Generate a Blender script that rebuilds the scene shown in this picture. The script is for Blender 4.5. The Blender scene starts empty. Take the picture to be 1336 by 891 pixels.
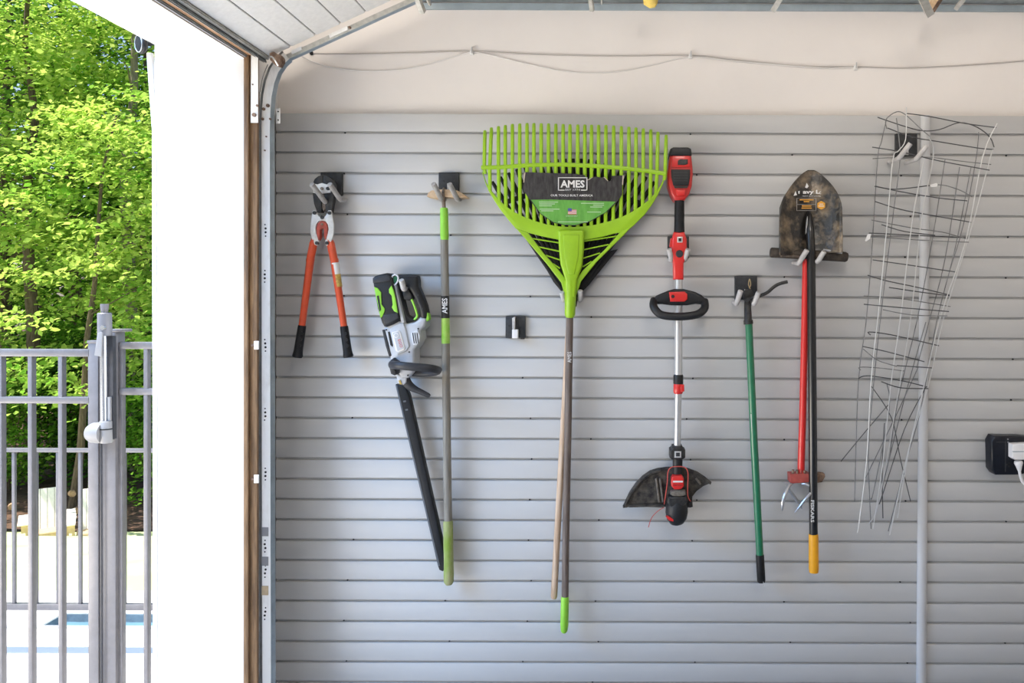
import bpy, bmesh, math, random
import numpy as np
from mathutils import Vector, Matrix
R = random.Random(7)
SC = bpy.context.scene
COL = SC.collection

# ------------------------------------------------------------------ camera
F = 1000.0                      # focal length in px of the 1336 px wide frame
PPX, PPY = 810.0, 390.0         # principal point
DW = 2.90                       # camera to slat wall
EYE = 1.65
PITCH, ROLL = math.radians(0.40), 0.0037
fwd = Vector((0, math.cos(PITCH), -math.sin(PITCH)))
up0 = Vector((0, math.sin(PITCH), math.cos(PITCH)))
rt0 = Vector((1, 0, 0))
rt = rt0 * math.cos(ROLL) + up0 * math.sin(ROLL)
up = up0 * math.cos(ROLL) - rt0 * math.sin(ROLL)
CAMP = Vector((0, -DW, EYE))
cam_d = bpy.data.cameras.new('camera')
cam = bpy.data.objects.new('camera', cam_d)
COL.objects.link(cam)
cam_d.sensor_fit = 'HORIZONTAL'; cam_d.sensor_width = 36.0
cam_d.lens = F / 1336 * 36
cam_d.shift_x = -(PPX - 668) / 1336
cam_d.shift_y = (PPY - 445.5) / 1336
cam_d.clip_end = 300; cam_d.clip_start = 0.02
M3 = Matrix((rt, up, -fwd)).transposed()
cam.matrix_world = Matrix.Translation(CAMP) @ M3.to_4x4()
SC.camera = cam

# ------------------------------------------------------------------ light
SC.view_settings.view_transform = 'Standard'
SC.view_settings.look = 'None'
SC.view_settings.gamma = 1
SC.view_settings.use_curve_mapping = False
SC.view_settings.exposure = 0.0
world = bpy.data.worlds.new('sky'); SC.world = world
world.use_nodes = True
nt = world.node_tree
bg = nt.nodes['Background']
sky = nt.nodes.new('ShaderNodeTexSky')
sky.sky_type = 'NISHITA'; sky.sun_disc = False
sky.sun_elevation = math.radians(62); sky.sun_rotation = math.radians(-95)
sky.air_density = 1.0; sky.dust_density = 1.5; sky.ozone_density = 1.0
nt.links.new(sky.outputs[0], bg.inputs[0])
bg.inputs[1].default_value = 0.22

def add_light(name, kind, energy, color, loc, direction, **kw):
    d = bpy.data.lights.new(name, kind); d.energy = energy; d.color = color
    for k, v in kw.items(): setattr(d, k, v)
    o = bpy.data.objects.new(name, d); COL.objects.link(o)
    o.location = loc
    o.rotation_euler = Vector(direction).to_track_quat('-Z', 'Z').to_euler()
    return o
add_light('sun', 'SUN', 9.0, (1, .95, .87), (-5, 0, 9), (.38, .05, -.92), angle=.009)
# blue area lamp added left of the frame, extra skylight for the wall
add_light('sky_fill', 'AREA', 370, (.24, .52, 1.0), (-4.1, -2.5, 4.5), (4.9, 2.4, -4.0), shape='RECTANGLE', size=3.2, size_y=2.6)
# warm upward area lamp added left of the frame to strengthen the driveway bounce
add_light('bounce_fill', 'AREA', 320, (1.0, .88, .70), (-3.4, -2.2, -.28), (.35, .0, 1), shape='RECTANGLE', size=3.0, size_y=3.4)
# made-up warm area lamp high behind the camera, brightening the upper wall
add_light('ceiling_fill', 'AREA', 74, (1, .93, .84), (-.5, -3.1, 3.3), (.08, .8, -.20), shape='RECTANGLE', size=2.6, size_y=.5)

# ------------------------------------------------------------------ helpers
def pt(x, y, d=0.0):
    """pixel of the photograph -> point on the vertical plane d metres in front of the slat wall"""
    r = fwd + rt * ((x - PPX) / F) - up * ((y - PPY) / F)
    t = (-d - CAMP.y) / r.y
    return CAMP + r * t
def sc(d=0.0): return (DW - d) / F          # metres per pixel at plane d

def mat(name, col, rough=.5, metal=0.0, var=0.0, vscale=20.0, col2=None, bump=0.0, bscale=None, stretch=(1, 1, 1),
        spec=.5, trans=0.0, emit=None, coat=0.0, lo=.35, hi=.65):
    m = bpy.data.materials.new(name); m.use_nodes = True
    n = m.node_tree.nodes; l = m.node_tree.links
    p = n['Principled BSDF']
    p.inputs['Roughness'].default_value = rough; p.inputs['Metallic'].default_value = metal
    p.inputs['Specular IOR Level'].default_value = spec
    p.inputs['Coat Weight'].default_value = coat
    c = tuple(col) + (1,)
    p.inputs['Base Color'].default_value = c
    if var > 0 or col2 or bump > 0:
        tc = n.new('ShaderNodeTexCoord'); mp = n.new('ShaderNodeMapping')
        mp.inputs['Scale'].default_value = stretch
        l.new(tc.outputs['Object'], mp.inputs['Vector'])
    if var > 0 or col2:
        nz = n.new('ShaderNodeTexNoise'); nz.inputs['Scale'].default_value = vscale
        nz.inputs['Detail'].default_value = 6; nz.inputs['Roughness'].default_value = .62
        l.new(mp.outputs[0], nz.inputs['Vector'])
        rp = n.new('ShaderNodeValToRGB')
        rp.color_ramp.elements[0].position = lo; rp.color_ramp.elements[1].position = hi
        if col2:
            rp.color_ramp.elements[0].color = c; rp.color_ramp.elements[1].color = tuple(col2) + (1,)
        else:
            rp.color_ramp.elements[0].color = tuple(max(0, v * (1 - var)) for v in col) + (1,)
            rp.color_ramp.elements[1].color = tuple(min(1, v * (1 + var)) for v in col) + (1,)
        l.new(nz.outputs['Fac'], rp.inputs['Fac']); l.new(rp.outputs['Color'], p.inputs['Base Color'])
    if bump > 0:
        nb = n.new('ShaderNodeTexNoise'); nb.inputs['Scale'].default_value = bscale or vscale * 3
        nb.inputs['Detail'].default_value = 5
        l.new(mp.outputs[0], nb.inputs['Vector'])
        b = n.new('ShaderNodeBump'); b.inputs['Strength'].default_value = bump; b.inputs['Distance'].default_value = .004
        l.new(nb.outputs['Fac'], b.inputs['Height']); l.new(b.outputs[0], p.inputs['Normal'])
    return m

def leaf_mat(name, col, col2, tr=.45):
    m = bpy.data.materials.new(name); m.use_nodes = True
    n = m.node_tree.nodes; l = m.node_tree.links
    n.remove(n['Principled BSDF']); out = n['Material Output']
    at = n.new('ShaderNodeAttribute'); at.attribute_name = 'tint'
    rp = n.new('ShaderNodeMix'); rp.data_type = 'RGBA'
    rp.inputs['A'].default_value = tuple(col) + (1,); rp.inputs['B'].default_value = tuple(col2) + (1,)
    l.new(at.outputs['Fac'], rp.inputs['Factor'])
    d = n.new('ShaderNodeBsdfDiffuse'); t = n.new('ShaderNodeBsdfTranslucent')
    mx = n.new('ShaderNodeMixShader'); mx.inputs[0].default_value = tr
    l.new(rp.outputs['Result'], d.inputs['Color']); l.new(rp.outputs['Result'], t.inputs['Color'])
    l.new(d.outputs[0], mx.inputs[1]); l.new(t.outputs[0], mx.inputs[2]); l.new(mx.outputs[0], out.inputs['Surface'])
    return m

M = {}
def defm(key, *a, **k): M[key] = mat(key, *a, **k)
defm('slat', (.50, .495, .485), .42, var=.035, vscale=2.2, stretch=(.6, 1, 3), bump=.02, bscale=160)
defm('groove', (.42, .415, .41), .6)
defm('drywall', (.80, .755, .715), .85, var=.02, vscale=3, bump=.06, bscale=220)
defm('concrete', (.17, .19, .22), .8, var=.12, vscale=5, bump=.1)
defm('deck', (.72, .70, .67), .85, var=.05, vscale=2, bump=.1, bscale=90)
defm('coping', (.50, .55, .60), .7, var=.1, vscale=8)
defm('lawn', (.46, .54, .24), .9, col2=(.60, .66, .38), vscale=1.2, bump=.6, bscale=30)
defm('mulch', (.045, .026, .016), .95, col2=(.14, .075, .045), vscale=5, bump=1.0, bscale=18)
defm('pool_tile', (.27, .31, .33), .3, var=.2, vscale=12)
defm('water', (.13, .25, .34), .35, var=.15, vscale=6, bump=.25, bscale=9)
defm('stucco', (.84, .83, .81), .75, var=.015, vscale=6, bump=.05, bscale=150)
defm('white_trim', (.80, .79, .77), .5, var=.02, vscale=12)
defm('wood_jamb', (.13, .072, .034), .7, col2=(.28, .165, .08), vscale=9, stretch=(9, 9, .8), bump=.3, bscale=30)
defm('wood_stop', (.28, .145, .066), .7, col2=(.48, .28, .145), vscale=9, stretch=(9, .8, 9), bump=.3, bscale=30)
defm('door_panel', (.86, .845, .815), .55, var=.04, vscale=60, bump=.25, bscale=320)
defm('seal', (.20, .21, .21), .7, var=.2, vscale=30)
defm('track_white', (.88, .87, .84), .5, col2=(.70, .68, .64), vscale=26, stretch=(1, 1, .3), lo=.52, hi=.75)
defm('galv', (.40, .43, .44), .42, metal=.55, var=.18, vscale=30)
defm('flange', (.34, .40, .44), .45, metal=.3, var=.12, vscale=20)
defm('rust', (.10, .055, .035), .8, col2=(.30, .20, .14), vscale=60)
defm('hole', (.02, .02, .02), .8)
defm('tape_grey', (.24, .24, .25), .6)
defm('tape_tan', (.52, .40, .25), .7, var=.1, vscale=40)
defm('fence', (.165, .157, .163), .4, metal=.1, var=.08, vscale=25)
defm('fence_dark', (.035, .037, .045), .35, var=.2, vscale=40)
defm('lock_grey', (.17, .17, .185), .4, var=.08, vscale=20)
defm('lock_white', (.25, .247, .25), .45)
defm('chrome', (.58, .60, .64), .22, metal=.9)
defm('hook_plate', (.030, .032, .035), .5, spec=.35, var=.25, vscale=60, bump=.15, bscale=300)
defm('hook_vinyl', (.58, .56, .545), .5, col2=(.40, .385, .37), vscale=35)
defm('hook_dirty', (.25, .235, .22), .6, col2=(.42, .40, .38), vscale=35)
defm('screw', (.02, .02, .022), .4)
defm('steel', (.55, .55, .55), .32, metal=.85, var=.1, vscale=40)
defm('jaw_black', (.010, .010, .011), .42, spec=.4, col2=(.040, .037, .034), vscale=60, bump=.2)
defm('silver', (.66, .65, .63), .36, metal=.45, col2=(.45, .44, .42), vscale=35, lo=.5, hi=.8)
defm('cutter_red', (.62, .075, .022), .35, var=.08, vscale=30, coat=.2)
defm('cutter_red_dark', (.36, .055, .03), .5, var=.2, vscale=40)
defm('rubber', (.010, .010, .011), .5, var=.3, vscale=40, spec=.3)
defm('sticker_white', (.72, .70, .66), .5)
defm('sticker_yellow', (.62, .42, .08), .5, col2=(.35, .22, .06), vscale=110)
defm('lime', (.26, .60, .045), .42, var=.08, vscale=25)
defm('lime_pale', (.42, .62, .14), .5, col2=(.25, .55, .05), vscale=25)
defm('worn_grip', (.20, .30, .035), .75, col2=(.38, .37, .20), vscale=22, stretch=(1, 1, .4))
defm('grey_shaft', (.155, .14, .115), .6, col2=(.26, .245, .21), vscale=18, stretch=(6, 6, .35), bump=.15)
defm('brown_shaft', (.075, .052, .042), .6, col2=(.19, .15, .125), vscale=18, stretch=(6, 6, .35), bump=.15)
defm('wood_handle', (.42, .27, .165), .65, col2=(.66, .50, .36), vscale=16, stretch=(8, 8, .35), bump=.2)
defm('pale_wood', (.46, .30, .17), .8, col2=(.66, .50, .33), vscale=40)
defm('rust_steel', (.14, .105, .08), .6, metal=.4, col2=(.26, .21, .17), vscale=60)
defm('charcoal', (.016, .0165, .018), .45, spec=.35, var=.2, vscale=40, bump=.1, bscale=300)
defm('charcoal2', (.032, .033, .037), .45, spec=.35, var=.15, vscale=40)
defm('body_grey', (.47, .485, .51), .4, var=.06, vscale=20)
defm('body_grey2', (.60, .61, .63), .4)
defm('blade_cover', (.010, .011, .013), .4, spec=.4, var=.3, vscale=30, stretch=(1, 1, .3))
defm('blade_edge', (.10, .11, .125), .35)
defm('rake_green', (.285, .50, .012), .38, var=.07, vscale=14)
defm('black_plastic', (.006, .006, .006), .55, spec=.25, var=.3, vscale=20)
defm('card_black', (.022, .020, .020), .6, spec=.3, col2=(.060, .056, .054), vscale=45, stretch=(2, 1, .5))
defm('card_green', (.085, .30, .035), .5, col2=(.14, .40, .06), vscale=30, stretch=(2, 1, .5))
defm('card_edge', (.55, .46, .34), .8)
defm('print_white', (.72, .71, .69), .6)
defm('print_pale', (.40, .55, .33), .6)
defm('flag_red', (.55, .10, .09), .6)
defm('flag_blue', (.06, .07, .28), .6)
defm('red', (.52, .020, .016), .33, var=.08, vscale=25, coat=.25)
defm('red_bright', (.66, .022, .018), .33, coat=.25)
defm('alu', (.66, .665, .68), .30, metal=.8, var=.06, vscale=30, stretch=(1, 1, .1))
defm('guard', (.014, .013, .013), .7, spec=.35, col2=(.085, .074, .06), vscale=38, bump=.5, bscale=120)
defm('mud', (.20, .175, .14), .9, col2=(.09, .08, .07), vscale=60, bump=.5)
defm('line_red', (.60, .09, .07), .5)
defm('green_enamel', (.010, .155, .070), .32, var=.12, vscale=22, coat=.3)
defm('chipped', (.55, .62, .55), .7)
defm('straw', (.45, .34, .18), .8)
defm('shovel_black', (.014, .012, .010), .30, col2=(.27, .20, .125), vscale=15, bump=.8, bscale=60, lo=.47, hi=.68, spec=.8, metal=.15)
defm('shaft_black', (.008, .008, .009), .28, var=.2, vscale=20, spec=.45, coat=.35)
defm('print_orange', (.75, .36, .04), .6)
defm('yellow_grip', (.80, .36, .010), .45, var=.06, vscale=20)
defm('foam', (.030, .025, .021), .85, spec=.3, col2=(.08, .064, .05), vscale=40, bump=.3)
defm('claw_red', (.30, .045, .040), .5, col2=(.42, .08, .06), vscale=40)
defm('claw_steel', (.56, .565, .58), .3, metal=.7, var=.15, vscale=40)
defm('wire_light', (.62, .62, .61), .45, metal=.4)
defm('wire_dark', (.085, .085, .088), .5, metal=.2, var=.3, vscale=30)
defm('wire_mid', (.20, .20, .20), .5, metal=.2, var=.3, vscale=30)
defm('tag_white', (.82, .81, .79), .6)
defm('trim_grey', (.56, .56, .565), .45, var=.03, vscale=8)
defm('adapter', (.006, .008, .014), .3, spec=.4, var=.3, vscale=50)
defm('plug_white', (.80, .79, .79), .4)
defm('cord_white', (.74, .71, .68), .55)
defm('cord_grey', (.50, .46, .43), .6)
defm('ledger', (.36, .42, .45), .5, metal=.2, var=.1, vscale=12)
defm('rack_dark', (.06, .065, .065), .6, metal=.2)
defm('bracket_grey', (.42, .41, .37), .5, metal=.3, col2=(.58, .56, .51), vscale=40)
defm('yellow_foam', (.80, .58, .14), .8, var=.15, vscale=50, bump=.4)
defm('bark', (.085, .058, .04), .95, col2=(.17, .125, .095), vscale=9, stretch=(4, 4, .6), bump=.8, bscale=14)
defm('bark_pale', (.20, .165, .13), .95, col2=(.33, .28, .23), vscale=9, stretch=(4, 4, .6), bump=.8, bscale=14)
defm('cream_wood', (.92, .88, .80), .7, var=.06, vscale=14, stretch=(3, 3, .5))
defm('cedar', (.58, .42, .25), .7, var=.12, vscale=14)
defm('lamp_glass', (.018, .02, .02), .7, spec=.15, var=.3, vscale=30)
defm('log', (.30, .17, .10), .9, col2=(.50, .32, .2), vscale=12)
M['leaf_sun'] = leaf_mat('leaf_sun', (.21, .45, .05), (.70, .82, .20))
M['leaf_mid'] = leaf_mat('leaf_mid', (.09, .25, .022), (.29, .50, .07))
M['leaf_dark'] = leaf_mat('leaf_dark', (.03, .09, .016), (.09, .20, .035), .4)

ORG = {}
def tag(o, label=None, cat=None, group=None, kind=None):
    if label: o['label'] = label
    if cat: o['category'] = cat
    if group: o['group'] = group
    if kind: o['kind'] = kind
    return o
def empty(name, loc, label, cat, group=None, kind=None):
    o = bpy.data.objects.new(name, None); COL.objects.link(o)
    o.location = loc; o.empty_display_size = .05; ORG[o] = Vector(loc)
    return tag(o, label, cat, group, kind)
def link(name, me, parent=None, m=None, smooth=False):
    o = bpy.data.objects.new(name, me); COL.objects.link(o)
    if m: me.materials.append(M[m])
    if smooth:
        for p in me.polygons: p.use_smooth = True
    if parent is not None:
        o.parent = parent; ORG[o] = ORG[parent]
    else:
        ORG[o] = Vector((0, 0, 0))
    return o
def obj(name, bm, m, parent=None, smooth=False, origin=None):
    """bmesh in world coordinates -> one mesh object"""
    bmesh.ops.recalc_face_normals(bm, faces=bm.faces[:])
    off = ORG[parent] if parent is not None else (origin or Vector((0, 0, 0)))
    bmesh.ops.translate(bm, verts=bm.verts[:], vec=-Vector(off))
    me = bpy.data.meshes.new(name); bm.to_mesh(me); bm.free()
    o = link(name, me, parent, m, smooth)
    if parent is None and origin is not None:
        o.location = origin; ORG[o] = Vector(origin)
    if smooth and hasattr(me, 'set_sharp_from_angle'):
        me.set_sharp_from_angle(angle=math.radians(42))
    return o
def share(o, loc, name=None, parent=None):
    c = o.copy(); COL.objects.link(c); c.location = loc
    if name: c.name = name
    if parent is not None: c.parent = parent
    return c

def b_box(bm, x0, x1, y0, y1, z0, z1, bev=0.0):
    vs = [bm.verts.new((x, y, z)) for x in (x0, x1) for y in (y0, y1) for z in (z0, z1)]
    fs = [(0, 1, 3, 2), (4, 6, 7, 5), (0, 4, 5, 1), (2, 3, 7, 6), (0, 2, 6, 4), (1, 5, 7, 3)]
    faces = [bm.faces.new([vs[i] for i in f]) for f in fs]
    if bev > 0:
        es = list({e for f in faces for e in f.edges})
        bmesh.ops.bevel(bm, geom=es, offset=bev, segments=2, affect='EDGES', profile=.5)
    return bm
def box(name, x0, x1, y0, y1, z0, z1, m, parent=None, bev=0.0, origin=None):
    return obj(name, b_box(bmesh.new(), x0, x1, y0, y1, z0, z1, bev), m, parent, smooth=bev > 0, origin=origin)
def pbox(name, px0, py0, px1, py1, d0, d1, m, parent=None, bev=0.0):
    """box whose front face (at d1) covers that pixel rectangle"""
    a = pt(px0, py0, d1); b = pt(px1, py1, d1)
    return box(name, min(a.x, b.x), max(a.x, b.x), -d1, -d0, min(a.z, b.z), max(a.z, b.z), m, parent, bev)

def b_tube(bm, pts, rad, seg=10, closed=False, flat=1.0, cap=True, upv=None):
    """sweep; rad a number or list; flat squeezes the second cross axis"""
    P = [Vector(p) for p in pts]; n = len(P)
    if not hasattr(rad, '__len__'): rad = [rad] * n
    T = []
    for i in range(n):
        a = P[i - 1] if (i > 0 or closed) else P[i]
        b = P[(i + 1) % n] if (i < n - 1 or closed) else P[i]
        t = (b - a); T.append(t.normalized() if t.length > 1e-9 else (T[-1] if T else Vector((0, 0, 1))))
    u = Vector(upv) if upv else (Vector((0, 1, 0)) if abs(T[0].y) < .9 else Vector((1, 0, 0)))
    rings = []
    for i in range(n):
        u = (u - T[i] * u.dot(T[i])); u.normalize(); w = T[i].cross(u)
        rings.append([bm.verts.new(P[i] + (w * math.cos(2 * math.pi * k / seg) + u * math.sin(2 * math.pi * k / seg) * flat) * rad[i]) for k in range(seg)])
    for i in range(n if closed else n - 1):
        A = rings[i]; B = rings[(i + 1) % n]
        for k in range(seg):
            bm.faces.new((A[k], A[(k + 1) % seg], B[(k + 1) % seg], B[k]))
    if cap and not closed:
        bm.faces.new(rings[0][::-1]); bm.faces.new(rings[-1])
    return bm
def tube(name, pts, rad, m, parent=None, seg=12, closed=False, flat=1.0, upv=None, origin=None):
    return obj(name, b_tube(bmesh.new(), pts, rad, seg, closed, flat, True, upv), m, parent, smooth=True, origin=origin)
def ptube(name, pts, rad, m, parent=None, **k):
    """pts: (px, py, d); rad in metres, or a list"""
    return tube(name, [pt(*p) for p in pts], rad, m, parent, **k)
def spline(P, n=6, closed=False):
    P = [Vector(p) for p in P]; out = []; N = len(P)
    rng = range(N if closed else N - 1)
    for i in rng:
        p1, p2 = P[i], P[(i + 1) % N]
        p0 = P[i - 1] if (i > 0 or closed) else p1
        p3 = P[(i + 2) % N] if (i + 2 < N or closed) else p2
        for k in range(n):
            t = k / n
            out.append(.5 * ((2 * p1) + (p2 - p0) * t + (2 * p0 - 5 * p1 + 4 * p2 - p3) * t * t + (3 * p1 - p0 - 3 * p2 + p3) * t ** 3))
    if not closed: out.append(P[-1])
    return out
def cable(name, pts, r, m, parent=None, seg=6, n=6, origin=None):
    return tube(name, spline([pt(*p) for p in pts], n), r, m, parent, seg=seg, origin=origin)

def plate(name, pts, d1, th, m, parent=None, bev=0.0, smooth_pts=0, holes=(), taper=0.0):
    """traced outline (pixels at the front plane d1, number or function of (x, y)), extruded th metres back"""
    if smooth_pts:
        pts = [(v.x, v.y) for v in spline([(a, b, 0) for a, b in pts], smooth_pts, True)]
    fd = d1 if callable(d1) else (lambda x, y: d1)
    bm = bmesh.new()
    f = [bm.verts.new(pt(x, y, fd(x, y))) for x, y in pts]
    face = bm.faces.new(f)
    cx = sum(v.co.x for v in f) / len(f); cz = sum(v.co.z for v in f) / len(f)
    ext = bmesh.ops.extrude_face_region(bm, geom=[face])
    nv = [g for g in ext['geom'] if isinstance(g, bmesh.types.BMVert)]
    # the extruded copy becomes the back
    for v in nv:
        v.co.y += th
        if taper: v.co.x += (cx - v.co.x) * taper; v.co.z += (cz - v.co.z) * taper
    if bev > 0:
        es = [e for e in bm.edges if e.verts[0] in f and e.verts[1] in f]
        try: bmesh.ops.bevel(bm, geom=es, offset=bev, segments=3, affect='EDGES', profile=.5, clamp_overlap=True)
        except Exception: pass
    return obj(name, bm, m, parent, smooth=bev > 0)
def disc(name, x, y, d0, d1, rpx, m, parent=None, seg=14, bev=0.0):
    a = pt(x, y, d1); r = rpx * sc(d1)
    P = [Vector((a.x, -d0, a.z)), Vector((a.x, -d1 + bev, a.z))]; rr = [r, r]
    if bev: P.append(Vector((a.x, -d1, a.z))); rr.append(r - bev)
    return obj(name, b_tube(bmesh.new(), P, rr, seg), m, parent, smooth=True)

def text(name, body, x, y, hpx, d, m, parent, rot=0.0, wpx=None, bold=0.0, th=.0004):
    """lettering centred on that pixel, hpx tall, standing on plane d"""
    cu = bpy.data.curves.new('t', 'FONT'); cu.body = body; cu.align_x = 'CENTER'; cu.align_y = 'CENTER'
    cu.offset = bold; cu.extrude = 0.0; cu.resolution_u = 2
    o = bpy.data.objects.new('t', cu); COL.objects.link(o)
    bpy.context.view_layer.update()
    me = bpy.data.meshes.new_from_object(o.evaluated_get(bpy.context.evaluated_depsgraph_get()))
    bpy.data.objects.remove(o); bpy.data.curves.remove(cu)
    n = len(me.vertices); co = np.empty(n * 3); me.vertices.foreach_get('co', co); co = co.reshape(-1, 3)
    mn, mx = co.min(0), co.max(0); co = co - (mn + mx) / 2
    s = hpx * sc(d) / max(1e-6, mx[1] - mn[1])
    sx = s if wpx is None else wpx * sc(d) / max(1e-6, mx[0] - mn[0])
    c, si = math.cos(rot), math.sin(rot); a = pt(x, y, d)
    X = co[:, 0] * sx; Z = co[:, 1] * s
    off = ORG[parent]
    out = np.stack([X * c - Z * si + a.x - off.x, np.full(n, -d - th - off.y), X * si + Z * c + a.z - off.z], 1)
    me.vertices.foreach_set('co', out.ravel()); me.update()
    me.name = name
    return link(name, me, parent, m)

# ------------------------------------------------------------------ structure: slat wall, drywall, floor, shell
XL = pt(359.5, 500).x
z_g0 = pt(365, 172.4).z
pitch = (pt(365, 172.4).z - pt(365, 889.3).z) / 27
z_top = pt(365, 147.6).z
XR = 3.0
GAP = .0088
wall = box('wall_back', XL - .06, XR + .1, .034, .15, 0, 3.75, 'drywall')
tag(wall, 'pale beige drywall above the grey slatwall', 'wall', kind='structure')
box('backing_panel', XL, XR, .0095, .034, 0, z_top - .004, 'groove', wall)
b_box(bm0 := bmesh.new(), XL, XR, 0, .016, GAP / 2, pitch - GAP / 2, .0022)
slat0 = obj('slat', bm0, 'slat', wall, smooth=True)
k = 0; zz = z_g0 - pitch
while zz > -.005:
    s = slat0 if k == 0 else share(slat0, (0, 0, 0), 'slat', wall)
    s.location = (0, 0, zz); zz -= pitch; k += 1
box('top_slat', XL, XR, 0, .016, z_g0 + GAP / 2, z_top, 'slat', wall, .002)
# screws in the grooves
sc0 = None
for i, x in enumerate((454, 583, 688, 776, 903, 1030, 1182, 1316)):
    for kk in range(0, 28, 2):
        if R.random() < .25: continue
        a = pt(x + R.uniform(-7, 7), 172.4 + 26.55 * (kk + (i % 2)) + (x - 365) * .0037)
        z = z_g0 - round((z_g0 - a.z) / pitch) * pitch
        if sc0 is None:
            sc0 = obj('screw', b_tube(bmesh.new(), [(0, .014, 0), (0, .006, 0), (0, .004, 0)], [.0032, .0032, .0015], 8), 'screw', wall, smooth=True)
            sc0.location = (a.x, 0, z)
        else: share(sc0, (a.x, 0, z), 'screw', wall)
# grey cover strip running down the slat joint
a, b = pt(1208.5, 150.5, .012), pt(1203, 891, .012)
dz = (a - b); bot = b - dz * .35
tr1 = obj('trim_1', b_tube(bmesh.new(), [Vector((a.x, -.004, a.z)), Vector((bot.x, -.004, max(.01, bot.z)))], [.0185, .0185], 14, flat=.75), 'trim_grey', smooth=True)
tag(tr1, 'slim light grey cover strip running down the slatwall joint behind the wire cage', 'trim strip', kind='structure')

fl = box('floor', -1.45, XR + .1, -6.2, .15, -.12, 0, 'concrete'); tag(fl, 'grey concrete garage floor', 'floor', kind='structure')
ce = box('ceiling', -1.7, XR + .1, -6.2, .15, 3.75, 3.85, 'drywall'); tag(ce, 'pale drywall garage ceiling', 'ceiling', kind='structure')
wr = box('wall_right', XR, XR + .1, -6.2, .034, 0, 3.75, 'drywall'); tag(wr, 'pale drywall on the right of the garage', 'wall', kind='structure')
wn = box('wall_rear', -1.3, XR + .1, -6.2, -6.1, 0, 3.75, 'drywall'); tag(wn, 'pale drywall behind the camera', 'wall', kind='structure')

# ------------------------------------------------------------------ door opening, jamb and header
DJ = .22
xo = pt(201, 480, DJ).x; xi = pt(320, 480, DJ).x; xw = pt(335.8, 480, DJ + .022).x; xi2 = pt(321.5, 480, DJ + .022).x
z_in = pt(314, 77, DJ).z; z_out = pt(201, 58, DJ).z
YF = -5.0
wl = box('wall_left', xo, xi, -DJ, .15, -.25, z_out + .9, 'stucco', bev=.004)
tag(wl, 'bright white stucco jamb beside the garage door opening', 'wall', kind='structure')
# header over the opening (soffit rises a little towards the outside)
bm = bmesh.new()
prof = [(xo, z_out), (xi, z_in), (xi, 3.75), (xo, 3.75)]
A = [bm.verts.new((x, -DJ, z)) for x, z in prof]; B = [bm.verts.new((x, YF, z)) for x, z in prof]
bm.faces.new(A); bm.faces.new(B[::-1])
for i in range(4): bm.faces.new((A[i], B[i], B[(i + 1) % 4], A[(i + 1) % 4]))
obj('header', bm, 'stucco', wl)
box('far_jamb', xo, xi, YF - 1.2, YF, -.25, 3.75, 'stucco', wl)
# rounded plaster corner bead on the outer jamb edge
obj('corner_bead', b_tube(bmesh.new(), [Vector((xo + .006, -DJ + .006, -.2)), Vector((xo + .002, -DJ + .006, z_out - .30)), Vector((xo - .016, -DJ + .004, z_out - .03))], [.011, .011, .011], 8), 'stucco', wl, smooth=True)
# wooden buck on the inside of the jamb, header stops
wj = box('trim_2', xi2, xw, -DJ - .022, -DJ - .008, -.0, z_in + .075, 'wood_jamb', bev=.003)
tag(wj, 'weathered brown timber strip along the garage door jamb', 'trim', kind='structure')
xm = pt(324, 200, DJ + .034).x; xs_ = pt(317.5, 200, DJ + .034).x
box('door_stop', xs_, xm, -DJ - .034, -DJ - .018, 0, z_in + .02, 'wood_jamb', wj, .003)
hs = box('trim_3', xi - .002, xi + .050, YF, -DJ - .03, z_in + .004, z_in + .075, 'wood_stop')
tag(hs, 'brown timber stop running along the garage door header', 'trim', kind='structure')
box('vinyl_stop', xi + .014, xi + .020, YF, -DJ - .035, z_in - .004, z_in + .006, 'tape_grey', hs)
box('groove_strip', xi + .0205, xi + .0235, YF, -DJ - .034, z_in + .0, z_in + .006, 'seal', hs)

# round floodlight at the outer top corner of the jamb
DL = .25
c = pt(181.5, 57, DL); nrm = Vector((-.60, -.79, -.10)).normalized()
fl_ = empty('flood_light', c - nrm * .016, 'small round black floodlight high on the outer edge of the white jamb', 'lamp')
r = 13.0 * sc(DL)
tube('housing', [c - nrm * .016, c - nrm * .010, c - nrm * .003, c], [r * .8, r * .98, r, r * .93], 'charcoal', fl_, seg=20)
tube('lens', [c - nrm * .001, c + nrm * .002, c + nrm * .004], [r * .78, r * .76, r * .45], 'lamp_glass', fl_, seg=20)
bm = bmesh.new(); e1 = nrm.orthogonal().normalized(); e2 = nrm.cross(e1)
b_tube(bm, [c + nrm * .002 + (e1 * math.cos(t) + e2 * math.sin(t)) * r * .82 for t in [2 * math.pi * i / 20 for i in range(20)]], .0022, 6, closed=True)
obj('rim_ring', bm, 'galv', fl_, smooth=True)
tube('mount_arm', [c - nrm * .015, c - nrm * .03 + Vector((.02, .03, .02)), Vector((xo + .03, -DJ + .01, c.z + .03))], .008, 'charcoal', fl_, seg=8)

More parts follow.
